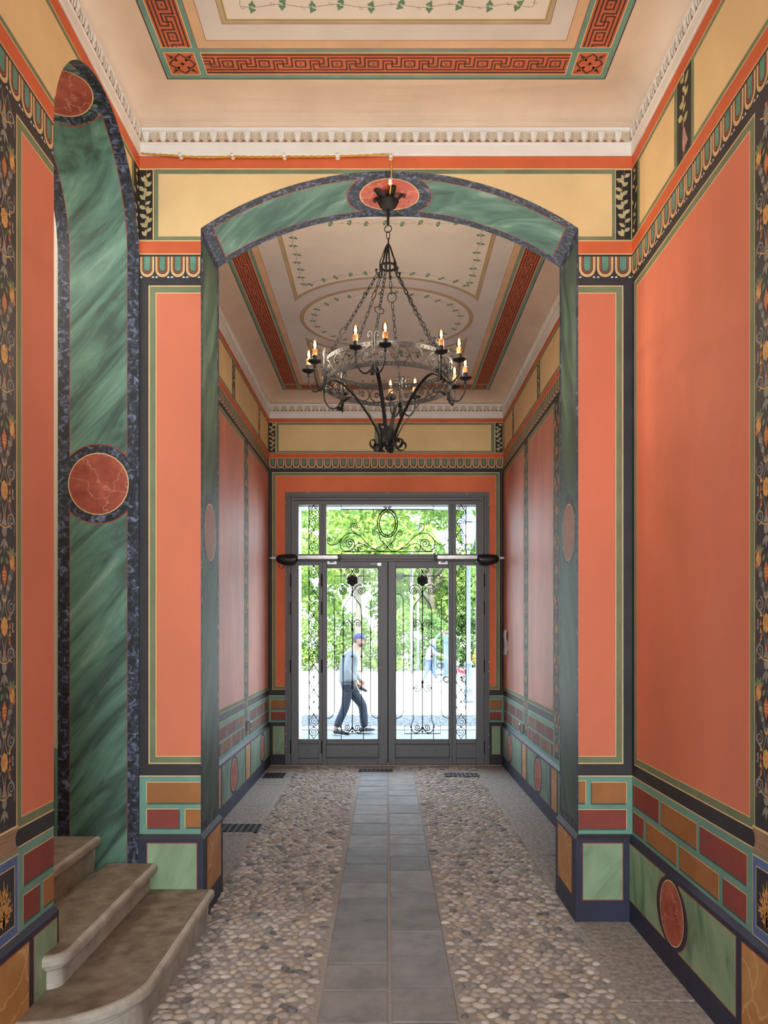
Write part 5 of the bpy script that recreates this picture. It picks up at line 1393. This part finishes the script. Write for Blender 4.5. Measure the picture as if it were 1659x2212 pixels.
m = MB(); m.lathe([(0.35,0),(0.42,0.3),(0.44,0.32),(0.30,0.32)], (0.1,0,0), 'facade', 16); o = m.build('pot'); o.parent = e
def tree(x, y, h, r_, label, seed, pal, n, lean=0.0, trunk=0.2, z0=2.4):
    e = empty('plane_tree', (x, y, -0.06)); tag(e, label, 'tree', 'trees beyond the street')
    r = random.Random(seed)
    blobs = [(r.uniform(-1,1)*r_, r.uniform(-1,1)*r_*0.6, r.uniform(z0,h), r.uniform(0.7,1.3), r.uniform(0.7,1.2), r.uniform(0.6,1.0)) for _ in range(26)]
    m = MB(); leaves(m, blobs, n, 0.09, 0.19, [GR_[p] for p in pal], seed); o = m.build('crown'); o.parent = e
    m = MB(); t = [(0,0,0),(lean*0.2,0,1.4),(lean*0.5,0,3.0),(lean,0,h*0.62)]
    m.tube(bez(t, 20), [trunk*(1.15-0.7*k/18) for k in range(len(bez(t, 20)))], 'bark', 10)
    for k in range(5):
        b = (lean*0.6, 0, h*0.34+k*0.35); c = (b[0]+r.choice((-1,1))*r.uniform(0.9,1.8), r.uniform(-0.6,0.6), b[2]+r.uniform(1.0,2.2)); m.tube([b, ((b[0]+c[0])/2+0.1,c[1]/2,(b[2]+c[2])/2), c], [trunk*0.5,trunk*0.35,trunk*0.12], 'bark', 7)
    o = m.build('trunk', None, True); o.parent = e
for a in ((-1.30,34.2,9.6,2.6,'pale-trunked plane tree rising behind the walking man',61,'aab',6500,0.10,0.20,4.6), (-5.4,38.5,9.5,3.2,'bright green tree at the left edge of the door view',62,'aab',6500,0.2,0.2),
          (2.6,38.5,9.8,3.0,'tree behind the glass booth with pale leaning trunk',63,'abb',7000,-0.6,0.22), (6.6,39.5,9.5,3.2,'tree behind the street lamp lantern',64,'aab',6000,0.2,0.2),
          (0.6,42.5,11.0,3.8,'taller tree further back in the middle of the door view',65,'ab',7500,0.1,0.22), (-3.8,43.5,11.5,3.8,'taller tree further back on the left of the door view',66,'ab',7000,0.1,0.2), (4.9,44.5,11.5,3.8,'taller tree further back on the right of the door view',67,'bc',7000,0.1,0.2)):
    tree(*a)

# ---- street lamp
def sw(px, py, D): return W(px, py, D)
D_ = 19.7; b = sw(1012, 1513, D_); M['lampp'] = plain('light_grey_lamp_paint', (84,94,106), 0.5); M['milk'] = plain('milky_lantern_glass', (236,236,226), 0.3)
e = empty('street_lamp', (b.x, D_, -0.06)); tag(e, 'light grey street lamp post with four-sided lantern seen through the right side glass', 'street lamp')
m = MB(); m.lathe([(0.14,0),(0.14,0.10),(0.115,0.12),(0.115,0.32),(0.13,0.34),(0.095,0.40),(0.085,0.95),(0.10,0.98),(0.12,1.0),(0.085,1.06),(0.055,1.10),(0.050,3.55),(0.075,3.60),(0.075,3.66),(0.045,3.70),(0.040,3.92)], (0,0,0), 'lampp', 14); o = m.build('pole', None, True); o.parent = e
m = MB()
for sx, sy in ((1,1),(1,-1),(-1,1),(-1,-1)): m.tube([(0,0,3.90),(sx*0.10,sy*0.10,4.0),(sx*0.125,sy*0.125,4.12),(sx*0.21,sy*0.21,4.62)], 0.012, 'lampp', 5)
m.box(-0.23,0.23,-0.23,0.23,4.61,4.64,'lampp'); m.lathe([(0.32,4.64),(0.24,4.74),(0.16,4.82),(0.10,4.86),(0.11,4.92),(0.04,4.98),(0.015,5.06)], (0,0,0), 'lampp', 4); o = m.build('lantern_frame'); o.parent = e
m = MB(); m.lathe([(0.165,4.12),(0.28,4.61)], (0,0,0), 'milk', 4); o = m.build('lantern_glass'); o.parent = e; o.rotation_euler = (0,0,PI/4)
# ---- white posts
for px, D_, r_, h, lab in ((889, 33.2, 0.065, 5.2, 'tall white post just left of the walking woman'), (902.5, 33.6, 0.05, 3.4, 'thinner pale post beside the tall white post')):
    m = MB(); b = sw(px, 1448, D_); m.lathe([(r_,-0.06),(r_,h),(r_*0.6,h+0.03)], (b.x, D_, 0), 'kerb_light', 12); tag(m.build('white_post', None, True), lab, 'post')
# ---- glass booth
D_ = 31.5; b = sw(961, 1450, D_); M['boothg'] = glassy('booth_glass', (0.72,0.84,0.94)); M['boothr'] = plain('red_booth_trim', (150,44,42), 0.5); M['boothb'] = plain('blue_grey_booth_metal', (78,94,112), 0.5)
e = empty('phone_booth', (b.x, D_, -0.06)); tag(e, 'arched blue-grey glass phone booth behind the walking woman', 'phone booth')
def arcp(r_, y, zc, n=14): return [(r_*math.cos(PI*k/n), y, zc+r_*math.sin(PI*k/n)) for k in range(n+1)]
m = MB()
for y in (-0.4, 0.4): m.tube([(0.42,y,0)]+arcp(0.42,y,1.36)+[(-0.42,y,0)], 0.028, 'boothb', 6)
for x in (0.42, -0.42, 0.0): m.tube([(x,-0.4,0.03),(x,0.4,0.03)], 0.028, 'boothb', 6)
m.box(-0.44,0.44,-0.42,0.42,0,0.05,'boothb'); m.box(-0.06,0.16,-0.05,0.1,0.05,1.62,'boothb'); o = m.build('booth_frame'); o.parent = e
m = MB(); P1, P2 = arcp(0.40,-0.38,1.36), arcp(0.40,0.38,1.36); m.add(P1+P2, [(k,k+1,15+k+1,15+k) for k in range(14)], 'boothg'); m.box(-0.405,-0.395,-0.38,0.38,0.05,1.36,'boothg'); m.box(0.395,0.405,-0.38,0.38,0.05,1.36,'boothg'); o = m.build('booth_glass'); o.parent = e
m = MB(); m.flat([(0.44*math.cos(t), -0.41, 1.36+0.44*math.sin(t)) for t in [PI/2-0.5+1.0*k/8 for k in range(9)]], 0.03, 0.05, 'boothr', ref=(0,0,1)); o = m.build('red_trim'); o.parent = e
m = MB(); m.box(-0.36,-0.10,-0.30,-0.26,0.25,0.62,'boothb'); 
for k in range(3): m.torus((-0.24+0.05*k,-0.32,0.44), 0.10, 0.012, 'plblack', 18, 5, (0.3*k,1,0.1))
o = m.build('coiled_cable'); o.parent = e

# ================================================================= PEOPLE
def skin_obj(name, chains, mat, parent, sub=2, root=0, smooth=True):
    # chains: list of point lists (x, y, z, r[, r2]); identical first/last points are welded
    vs, rad, ed = [], [], []
    def idx(p):
        for i, v in enumerate(vs):
            if (Vector(v)-Vector(p[:3])).length < 1e-4: return i
        vs.append(tuple(p[:3])); rad.append((p[3], p[4] if len(p) > 4 else p[3])); return len(vs)-1
    for c in chains:
        prev = None
        for p in c:
            i = idx(p)
            if prev is not None and prev != i: ed.append((prev, i))
            prev = i
    me = bpy.data.meshes.new(name); me.from_pydata(vs, ed, []); me.materials.append(M[mat] if isinstance(mat, str) else mat)
    o = bpy.data.objects.new(name, me); COL.objects.link(o)
    md = o.modifiers.new('skin', 'SKIN'); md.use_smooth_shade = smooth
    sv = me.skin_vertices[0].data
    for i, r in enumerate(rad): sv[i].radius = r; sv[i].use_root = (i == root)
    s_ = o.modifiers.new('sub', 'SUBSURF'); s_.levels = sub; s_.render_levels = sub
    if parent: o.parent = parent
    return o
M['skin'] = plain('skin', (160,118,96), 0.55); M['sweater'] = paint('grey_sweatshirt', (104,112,118), 0.06, 9, 0.9, bmp=0.3); M['jeans'] = paint('dark_denim', (38,46,60), 0.16, 7, 0.9)
M['capm'] = plain('royal_blue_cap_cloth', (28,38,100), 0.8); M['capred'] = plain('red_cap_trim', (140,40,50), 0.8); M['beard'] = plain('dark_beard_hair', (34,27,24), 0.9); M['shoe'] = plain('black_shoe_leather', (36,38,44), 0.6); M['sole'] = plain('grey_rubber_sole', (180,184,190), 0.7)
def person(label, loc, group=None):
    e = empty('person', loc); tag(e, label, 'person', group); return e

# man walking to the right; local x forward, y away from the viewer, z up, feet at z=0
man = person('bearded man in blue cap, grey sweatshirt and dark jeans walking right outside the door', ((767-CX)*13.4/FL, 13.4, -0.02))
hx, hz = 0.125, 1.62
# body: pelvis root, spine, neck, head, arms with hands, legs with feet
pel = (-0.13, 0, 0.93, 0.095, 0.105)
N1 = (-0.125, 0, 1.12, 0.105, 0.12); N2 = (-0.105, 0, 1.30, 0.10, 0.135); N3 = (-0.060, 0, 1.43, 0.065, 0.09); NK = (0.015, 0, 1.52, 0.052, 0.054)
HB = (0.055, 0, 1.600, 0.070, 0.062); HT = (0.062, 0, 1.66, 0.080, 0.066); HP = (0.062, 0, 1.70, 0.05, 0.05); CH = (0.095, 0, 1.575, 0.03, 0.03)
shn = (-0.075, -0.17, 1.400, 0.050); eln = (-0.13, -0.225, 1.13, 0.038); wrn = (0.045, -0.225, 0.905, 0.030)
shf = (-0.065, 0.17, 1.400, 0.050); elf = (-0.07, 0.23, 1.14, 0.038); wrf = (0.08, 0.21, 0.93, 0.030)
hipn = (-0.12, -0.075, 0.86, 0.075); knn = (-0.165, -0.10, 0.49, 0.052); ann = (-0.33, -0.10, 0.115, 0.038)
hipf = (-0.12, 0.075, 0.86, 0.075); knf = (0.135, 0.09, 0.50, 0.052); anf = (0.155, 0.09, 0.09, 0.038)
def hand(w_, d, up, side, L_=0.185, r=0.030):
    # palm and five separately bent fingers; d: direction of the hand, up: palm normal, side: thumb side
    w_ = Vector(w_[:3]); d = Vector(d).normalized(); s_ = Vector(side).normalized(); u = Vector(up).normalized()
    pm = w_+d*L_*0.28; ch_ = [[(*w_, r), (*pm, r*1.15, r*0.8)]]
    for k, (o_, l) in enumerate(((0.030,0.40),(0.010,0.45),(-0.010,0.42),(-0.029,0.33))):
        b = pm+s_*o_+d*L_*0.14; f1 = b+d*L_*l*0.45+u*0.008; f2 = f1+d*L_*l*0.30+u*0.018; f3 = f2+d*L_*l*0.15+u*0.022
        ch_.append([(*pm, r*1.15, r*0.8), (*b, 0.011), (*f1, 0.0095), (*f2, 0.009), (*f3, 0.007)])
    t1 = w_+d*L_*0.16+s_*0.034; t2 = t1+d*0.030+s_*0.016+u*0.010; t3 = t2+d*0.026+u*0.010
    ch_.append([(*pm, r*1.15, r*0.8), (*t1, 0.013), (*t2, 0.011), (*t3, 0.008)])
    return ch_
handn = hand(wrn, (0.62,0.0,-0.78), (0.0,0.9,-0.2), (0.78,0,0.62)); handf = hand(wrf, (0.45,0,-0.89), (0.0,-0.9,-0.2), (0.89,0,0.45))
footn = [ann, (-0.345,-0.10,0.075,0.040,0.036), (-0.27,-0.10,0.045,0.036,0.030), (-0.19,-0.10,0.030,0.022,0.032)]
footf = [anf, (0.14,0.09,0.050,0.040,0.036), (0.23,0.09,0.050,0.034,0.030), (0.30,0.09,0.045,0.022,0.032)]
skin_obj('body', [[pel,N1,N2,N3,NK,HB,HT,HP], [HB,CH], [N3,shn,eln,wrn]]+handn+[[N3,shf,elf,wrf]]+handf+[[pel,hipn,knn,ann],footn,[pel,hipf,knf,anf],footf], 'skin', man)
def grow(p, g, g2=None): return (*p[:3], *[r+(g if k == 0 else (g2 if g2 is not None else g)) for k, r in enumerate(p[3:])])
sw_ = [[(-0.135,0,0.86,0.150,0.165), (-0.128,0,0.93,0.156,0.172), (-0.118,0,1.01,0.155,0.17), grow(N1,0.050), grow(N2,0.040), grow(N3,0.038), (-0.005,0,1.505,0.066,0.070)],
       [grow(N3,0.038), grow(shn,0.032), (-0.11,-0.205,1.27,0.068), grow(eln,0.026), (-0.035,-0.225,1.01,0.054), (0.032,-0.225,0.922,0.042)], [grow(N3,0.038), grow(shf,0.032), grow(elf,0.026), (0.066,0.212,0.948,0.042)]]
skin_obj('sweatshirt', sw_, 'sweater', man)
jn = [[(-0.125,0,1.03,0.135,0.150), (-0.13,0,0.95,0.138,0.150), (-0.13,0,0.90,0.140,0.155), (-0.125,-0.085,0.80,0.112), (-0.145,-0.095,0.64,0.094), (-0.165,-0.10,0.49,0.084), (-0.24,-0.10,0.32,0.076), (-0.325,-0.10,0.13,0.068)],
      [(-0.13,0,0.90,0.140,0.155), (-0.095,0.085,0.80,0.112), (0.02,0.09,0.65,0.098), (0.130,0.09,0.50,0.086), (0.150,0.09,0.30,0.078), (0.160,0.09,0.10,0.070)]]
skin_obj('jeans', jn, 'jeans', man)
for dx, nm in ((0, 'n'), (1, 'f')):
    sh = MB(); x, y, z, ty = (-0.355, -0.10, 0.0, 0.10) if nm == 'n' else (0.10, 0.09, 0.0, 0.08)
    up = Matrix.Rotation(math.radians(8 if nm == 'n' else -6), 3, 'Y')
    for (cx, cz, a, c_, b_) in ((0.03,0.055,0.065,0.050,0.046),(0.12,0.045,0.085,0.040,0.048),(0.20,0.036,0.065,0.030,0.046)): sh.ell(Vector((x,y,0.01))+up@Vector((cx,0,cz)), (a,b_,c_), 'shoe', 12, 8)
    sh.prism([Vector((x,y,0.01))+up@Vector(p) for p in [(-0.035,-0.042,0.0),(0.08,-0.044,0),(0.20,-0.050,0),(0.265,-0.03,0),(0.275,0,0),(0.265,0.03,0),(0.20,0.050,0),(0.08,0.044,0),(-0.035,0.042,0)]], up@Vector((0,0,0.022)), 'sole')
    o = sh.build('shoe', None, True); o.parent = man
# head details
HLV = [0,.05,.11,.16,.20,.24,.28,.33,.38,.45,.50,.55,.62,.70,.78,.86,.93,.98,1]
def itp(tab, t):
    for (a, x), (b, y) in zip(tab, tab[1:]):
        if a <= t <= b: return x+(y-x)*(t-a)/(b-a)
    return tab[-1][1]
HFR = [(0,.048),(.05,.078),(.11,.086),(.16,.083),(.20,.090),(.24,.086),(.28,.086),(.38,.084),(.45,.079),(.55,.090),(.7,.088),(.85,.068),(.95,.036),(1,.005)]
HBK = [(0,.0),(.06,-.03),(.14,-.058),(.2,-.068),(.27,-.076),(.33,-.086),(.45,-.100),(.55,-.104),(.7,-.102),(.85,-.083),(.95,-.048),(1,-.008)]
HWD = [(0,.028),(.06,.046),(.14,.056),(.2,.061),(.27,.066),(.33,.069),(.45,.072),(.55,.075),(.7,.074),(.85,.060),(.95,.034),(1,.006)]
HNS = [(0,0),(.24,0),(.28,.010),(.32,.024),(.36,.020),(.45,.009),(.52,.002),(.56,0),(1,0)]
def headloft(name, parent, org, H, mat, t0=0, t1=1, a0=-180, a1=180, grow_=1.0, tilt=0.0, n=28, push=0.0):
    q = MB(); rot = Matrix.Rotation(tilt, 3, 'Y'); lv = [t for t in HLV if t0 <= t <= t1]; full = a1-a0 >= 359
    cols = [math.radians(a0+(a1-a0)*k/n) for k in range(n if full else n+1)]; vs = []
    for t in lv:
        f, b, w_ = itp(HFR, t), itp(HBK, t), itp(HWD, t); cx = (f+b)/2; rx = (f-b)/2
        for a in cols:
            x = cx+rx*math.cos(a)*grow_; y = w_*math.sin(a)*grow_*(1-0.10*max(0, math.cos(a)))
            x += itp(HNS, t)*math.exp(-(a/0.20)**2)-0.006*math.exp(-((abs(a)-0.42)/0.16)**2)*math.exp(-((t-.47)/.05)**2)
            p = Vector((x+push*math.cos(a), y+push*math.sin(a), (t-0.5)*1.0*grow_+0.5))
            p.z = p.z*H; p.x *= H/0.235; p.y *= H/0.235
            vs.append(Vector(org)+rot @ (p-Vector((0,0,H/2)))+Vector((0,0,H/2)))
    m = len(cols); fs = []
    for i in range(len(lv)-1):
        for k in range(m if full else m-1): fs.append((i*m+k, i*m+(k+1)%m, (i+1)*m+(k+1)%m, (i+1)*m+k))
    if full: fs.append(tuple(range(m-1,-1,-1))); fs.append(tuple(range((len(lv)-1)*m, len(lv)*m)))
    q.add(vs, fs, mat); o = q.build(name, None, True); o.parent = parent
    if not full: sd = o.modifiers.new('thick', 'SOLIDIFY'); sd.thickness = 0.010; sd.offset = 0
    return o
def bit(name, parent, c, r, mat, rot=None):
    q = MB(); q.ell(c, r, mat, 10, 8, rot); o = q.build(name, None, True); o.parent = parent; return o
HO = (0.070, 0, 1.535); TL = 0.10
hd_ = headloft('head', man, HO, 0.235, 'skin', tilt=TL)
headloft('beard', man, HO, 0.235, 'beard', 0, 0.24, -100, 100, 1.0, TL, 24, 0.004)
headloft('hair', man, HO, 0.235, 'beard', 0.28, 0.62, 115, 245, 1.0, TL, 16, 0.004)
o = headloft('cap', man, HO, 0.235, 'capm', 0.62, 1, -180, 180, 1.05, TL+0.02, 28, 0.006)
pk = MB(); tp = []
for k in range(13):
    a = -PI/2+PI*k/12; tp.append((0.150+0.088*math.cos(a), 0.070*math.sin(a), 1.672-0.16*0.095*math.cos(a)))
tp += [(0.135,0.070,1.674),(0.135,-0.070,1.674)]; pk.prism(tp, (0,0,0.007), 'capm'); pk.prism([(x+0.003,y*1.02,z-0.004) for x,y,z in tp[:13]]+[(0.15,0.06,1.672),(0.15,-0.06,1.672)], (0,0,0.004), 'capred')
o2 = pk.build('cap_peak'); o2.parent = o
bit('moustache', man, (0.170,0,1.594), (0.010,0.028,0.006), 'beard'); bit('mouth', man, (0.168,0,1.583), (0.009,0.022,0.005), 'redcream')
for s_ in (-1,1):
    e_ = bit('eye', man, (0.147,s_*0.031,1.644), (0.009,0.012,0.006), 'white'); bit('pupil', e_, (0.154,s_*0.032,1.644), (0.003,0.005,0.005), 'black'); bit('eyebrow', man, (0.156,s_*0.030,1.659), (0.007,0.018,0.004), 'beard')
    bit('ear', man, (0.062,s_*0.074,1.636), (0.018,0.009,0.030), 'skin', Matrix.Rotation(-0.2,3,'Y'))
ph = MB(); q = Matrix.Rotation(0.5,3,'Y'); c = Vector((0.150,-0.222,0.800))
b8 = [c+q@Vector(p) for p in ((-0.07,-0.010,-0.022),(0.07,-0.010,-0.022),(0.07,0.010,-0.022),(-0.07,0.010,-0.022))]; ph.prism(b8, q@Vector((0,0,0.05)), 'shoe')
o = ph.build('dark_pouch'); o.location = man.location; tag(o, 'small dark pouch held in the hand of the walking man', 'pouch')

# woman walking and pushing a stroller, further away
M['jacket'] = paint('pale_lilac_jacket', (104,108,128), 0.05, 8, 0.9); M['bluetr'] = paint('light_blue_trousers', (66,82,120), 0.08, 8, 0.9); M['whitehair'] = plain('white_hair', (150,148,146), 0.9); M['scarf'] = plain('blue_scarf', (24,60,110), 0.9)
wy0 = 27.2; wo = person('white-haired woman in pale jacket and light blue trousers pushing a stroller outside', ((929-CX)*wy0/FL, wy0, -0.06))
pel = (-0.05,0,0.80,0.085,0.10); N1 = (-0.03,0,0.98,0.085,0.105); N2 = (0.0,0,1.14,0.085,0.11); N3 = (0.035,0,1.27,0.060,0.08); NK = (0.07,0,1.33,0.045); HB = (0.085,0,1.385,0.055,0.052); HT = (0.09,0,1.44,0.06,0.055)
sn = (0.03,-0.145,1.245,0.05); en = (0.18,-0.19,1.03,0.038); wn = (0.42,-0.16,0.98,0.026); sf = (0.03,0.145,1.245,0.05); ef = (0.20,0.19,1.05,0.038); wf = (0.42,0.16,1.0,0.026)
hn = hand(wn, (1,0.1,-0.1), (0,0,-1), (0,0.9,0.4), 0.16, 0.024); hf = hand(wf, (1,-0.1,-0.1), (0,0,-1), (0,-0.9,0.4), 0.16, 0.024)
l1 = [pel,(-0.07,-0.075,0.74,0.088),(-0.10,-0.08,0.44,0.055),(-0.24,-0.08,0.10,0.034),(-0.20,-0.08,0.05,0.034),(-0.12,-0.08,0.03,0.028)]
l2 = [pel,(-0.04,0.075,0.74,0.088),(0.10,0.08,0.45,0.055),(0.26,0.08,0.10,0.034),(0.28,0.08,0.06,0.034),(0.36,0.08,0.045,0.026)]
skin_obj('body', [[pel,N1,N2,N3,NK,HB,HT],[N3,sn,en,wn]]+hn+[[N3,sf,ef,wf]]+hf+[l1,l2], 'skin', wo)
skin_obj('jacket', [[(-0.05,0,0.72,0.15,0.16),grow(pel,0.06),grow(N1,0.055),grow(N2,0.045),grow(N3,0.035)],[grow(N3,0.035),grow(sn,0.022),grow(en,0.022),(0.38,-0.165,0.985,0.038)],[grow(N3,0.035),grow(sf,0.022),grow(ef,0.022),(0.38,0.165,1.005,0.038)]], 'jacket', wo)
skin_obj('trousers', [[grow(pel,0.045)]+[grow(p,0.022) for p in l1[1:3]]+[(-0.225,-0.08,0.13,0.050)], [grow(pel,0.045)]+[grow(p,0.022) for p in l2[1:3]]+[(0.25,0.08,0.13,0.050)]], 'bluetr', wo)
WO_ = (0.095, 0, 1.345); headloft('head', wo, WO_, 0.215, 'skin', tilt=0.08)
headloft('hair', wo, WO_, 0.215, 'whitehair', 0.60, 1, -180, 180, 1.10, 0.08, 24, 0.010); headloft('hair_back', wo, WO_, 0.215, 'whitehair', 0.16, 0.62, 70, 290, 1.05, 0.08, 20, 0.014)
bit('mouth', wo, (0.180,0,1.388), (0.008,0.018,0.005), 'redcream')
for s_ in (-1,1):
    e_ = bit('eye', wo, (0.164,s_*0.028,1.444), (0.008,0.010,0.005), 'white'); bit('pupil', e_, (0.171,s_*0.028,1.444), (0.003,0.004,0.004), 'black')
h_ = MB(); h_.torus((0.065,0,1.315), 0.07, 0.028, 'scarf', 16, 6, (0.3,0,1)); h_.tube([(0.12,-0.03,1.29),(0.17,-0.05,1.20),(0.28,-0.06,1.13)], [0.03,0.03,0.02], 'scarf', 6); o = h_.build('scarf', None, True); o.parent = wo
for x, y, a in ((-0.20,-0.08,0.35),(0.30,0.08,-0.2)):
    h_ = MB(); h_.ell((x,y,0.045),(0.115,0.042,0.040),'jacket',12,8,Matrix.Rotation(a,3,'Y')); o = h_.build('shoe', None, True); o.parent = wo
# stroller
M['strred'] = plain('red_stroller_fabric', (150,36,48), 0.8); M['strpink'] = plain('pink_stroller_blanket', (160,88,108), 0.8)
se = empty('stroller', ((929-CX)*wy0/FL+0.48, wy0, -0.06)); tag(se, 'red stroller with pink blanket pushed by the white-haired woman', 'stroller')
m = MB()
for y in (-0.2,0.2): m.tube([(0.0,y,1.0),(0.12,y,0.92),(0.35,y,0.55),(0.75,y,0.16)],0.014,'steel',6); m.tube([(0.10,y,0.14),(0.35,y,0.55),(0.55,y,0.80)],0.014,'steel',6)
m.tube([(0.0,-0.2,1.0),(0.0,0.2,1.0)],0.016,'plblack',6); o = m.build('frame'); o.parent = se
m = MB(); m.prism([(0.22,-0.19,0.42),(0.34,-0.19,0.92),(0.42,-0.19,0.90),(0.44,-0.19,0.50),(0.76,-0.19,0.40),(0.74,-0.19,0.32)], (0,0.38,0), 'strred'); o = m.build('seat'); o.parent = se
m = MB(); m.ell((0.60,0,0.45),(0.20,0.16,0.08),'strpink',12,8); o = m.build('blanket', None, True); o.parent = se
for x in (0.10,0.75):
    for y in (-0.22,0.22):
        m = MB(); m.torus((x,y,0.12),0.10,0.022,'plblack',20,6,(0,1,0)); m.lathe([(0.02,-0.02),(0.02,0.02)],(x,y,0.12),'steel',8,'Y')
        for k in range(5): a = 2*PI*k/5; m.tube([(x,y,0.12),(x+0.09*math.cos(a),y,0.12+0.09*math.sin(a))],0.005,'steel',4)
        o = m.build('wheel'); o.parent = se

# ---- twig lying on the cobbles
m = MB(); m.tube([W(1149,1971,4.895), W(1156,1974,4.86), W(1165,1976,4.85), W(1172,1974,4.87)], [0.004,0.005,0.004,0.003], 'bark', 5); o = m.build('twig'); o.location.z = 0.004
tag(o, 'small dark twig lying on the cobbles near the right pier', 'twig')
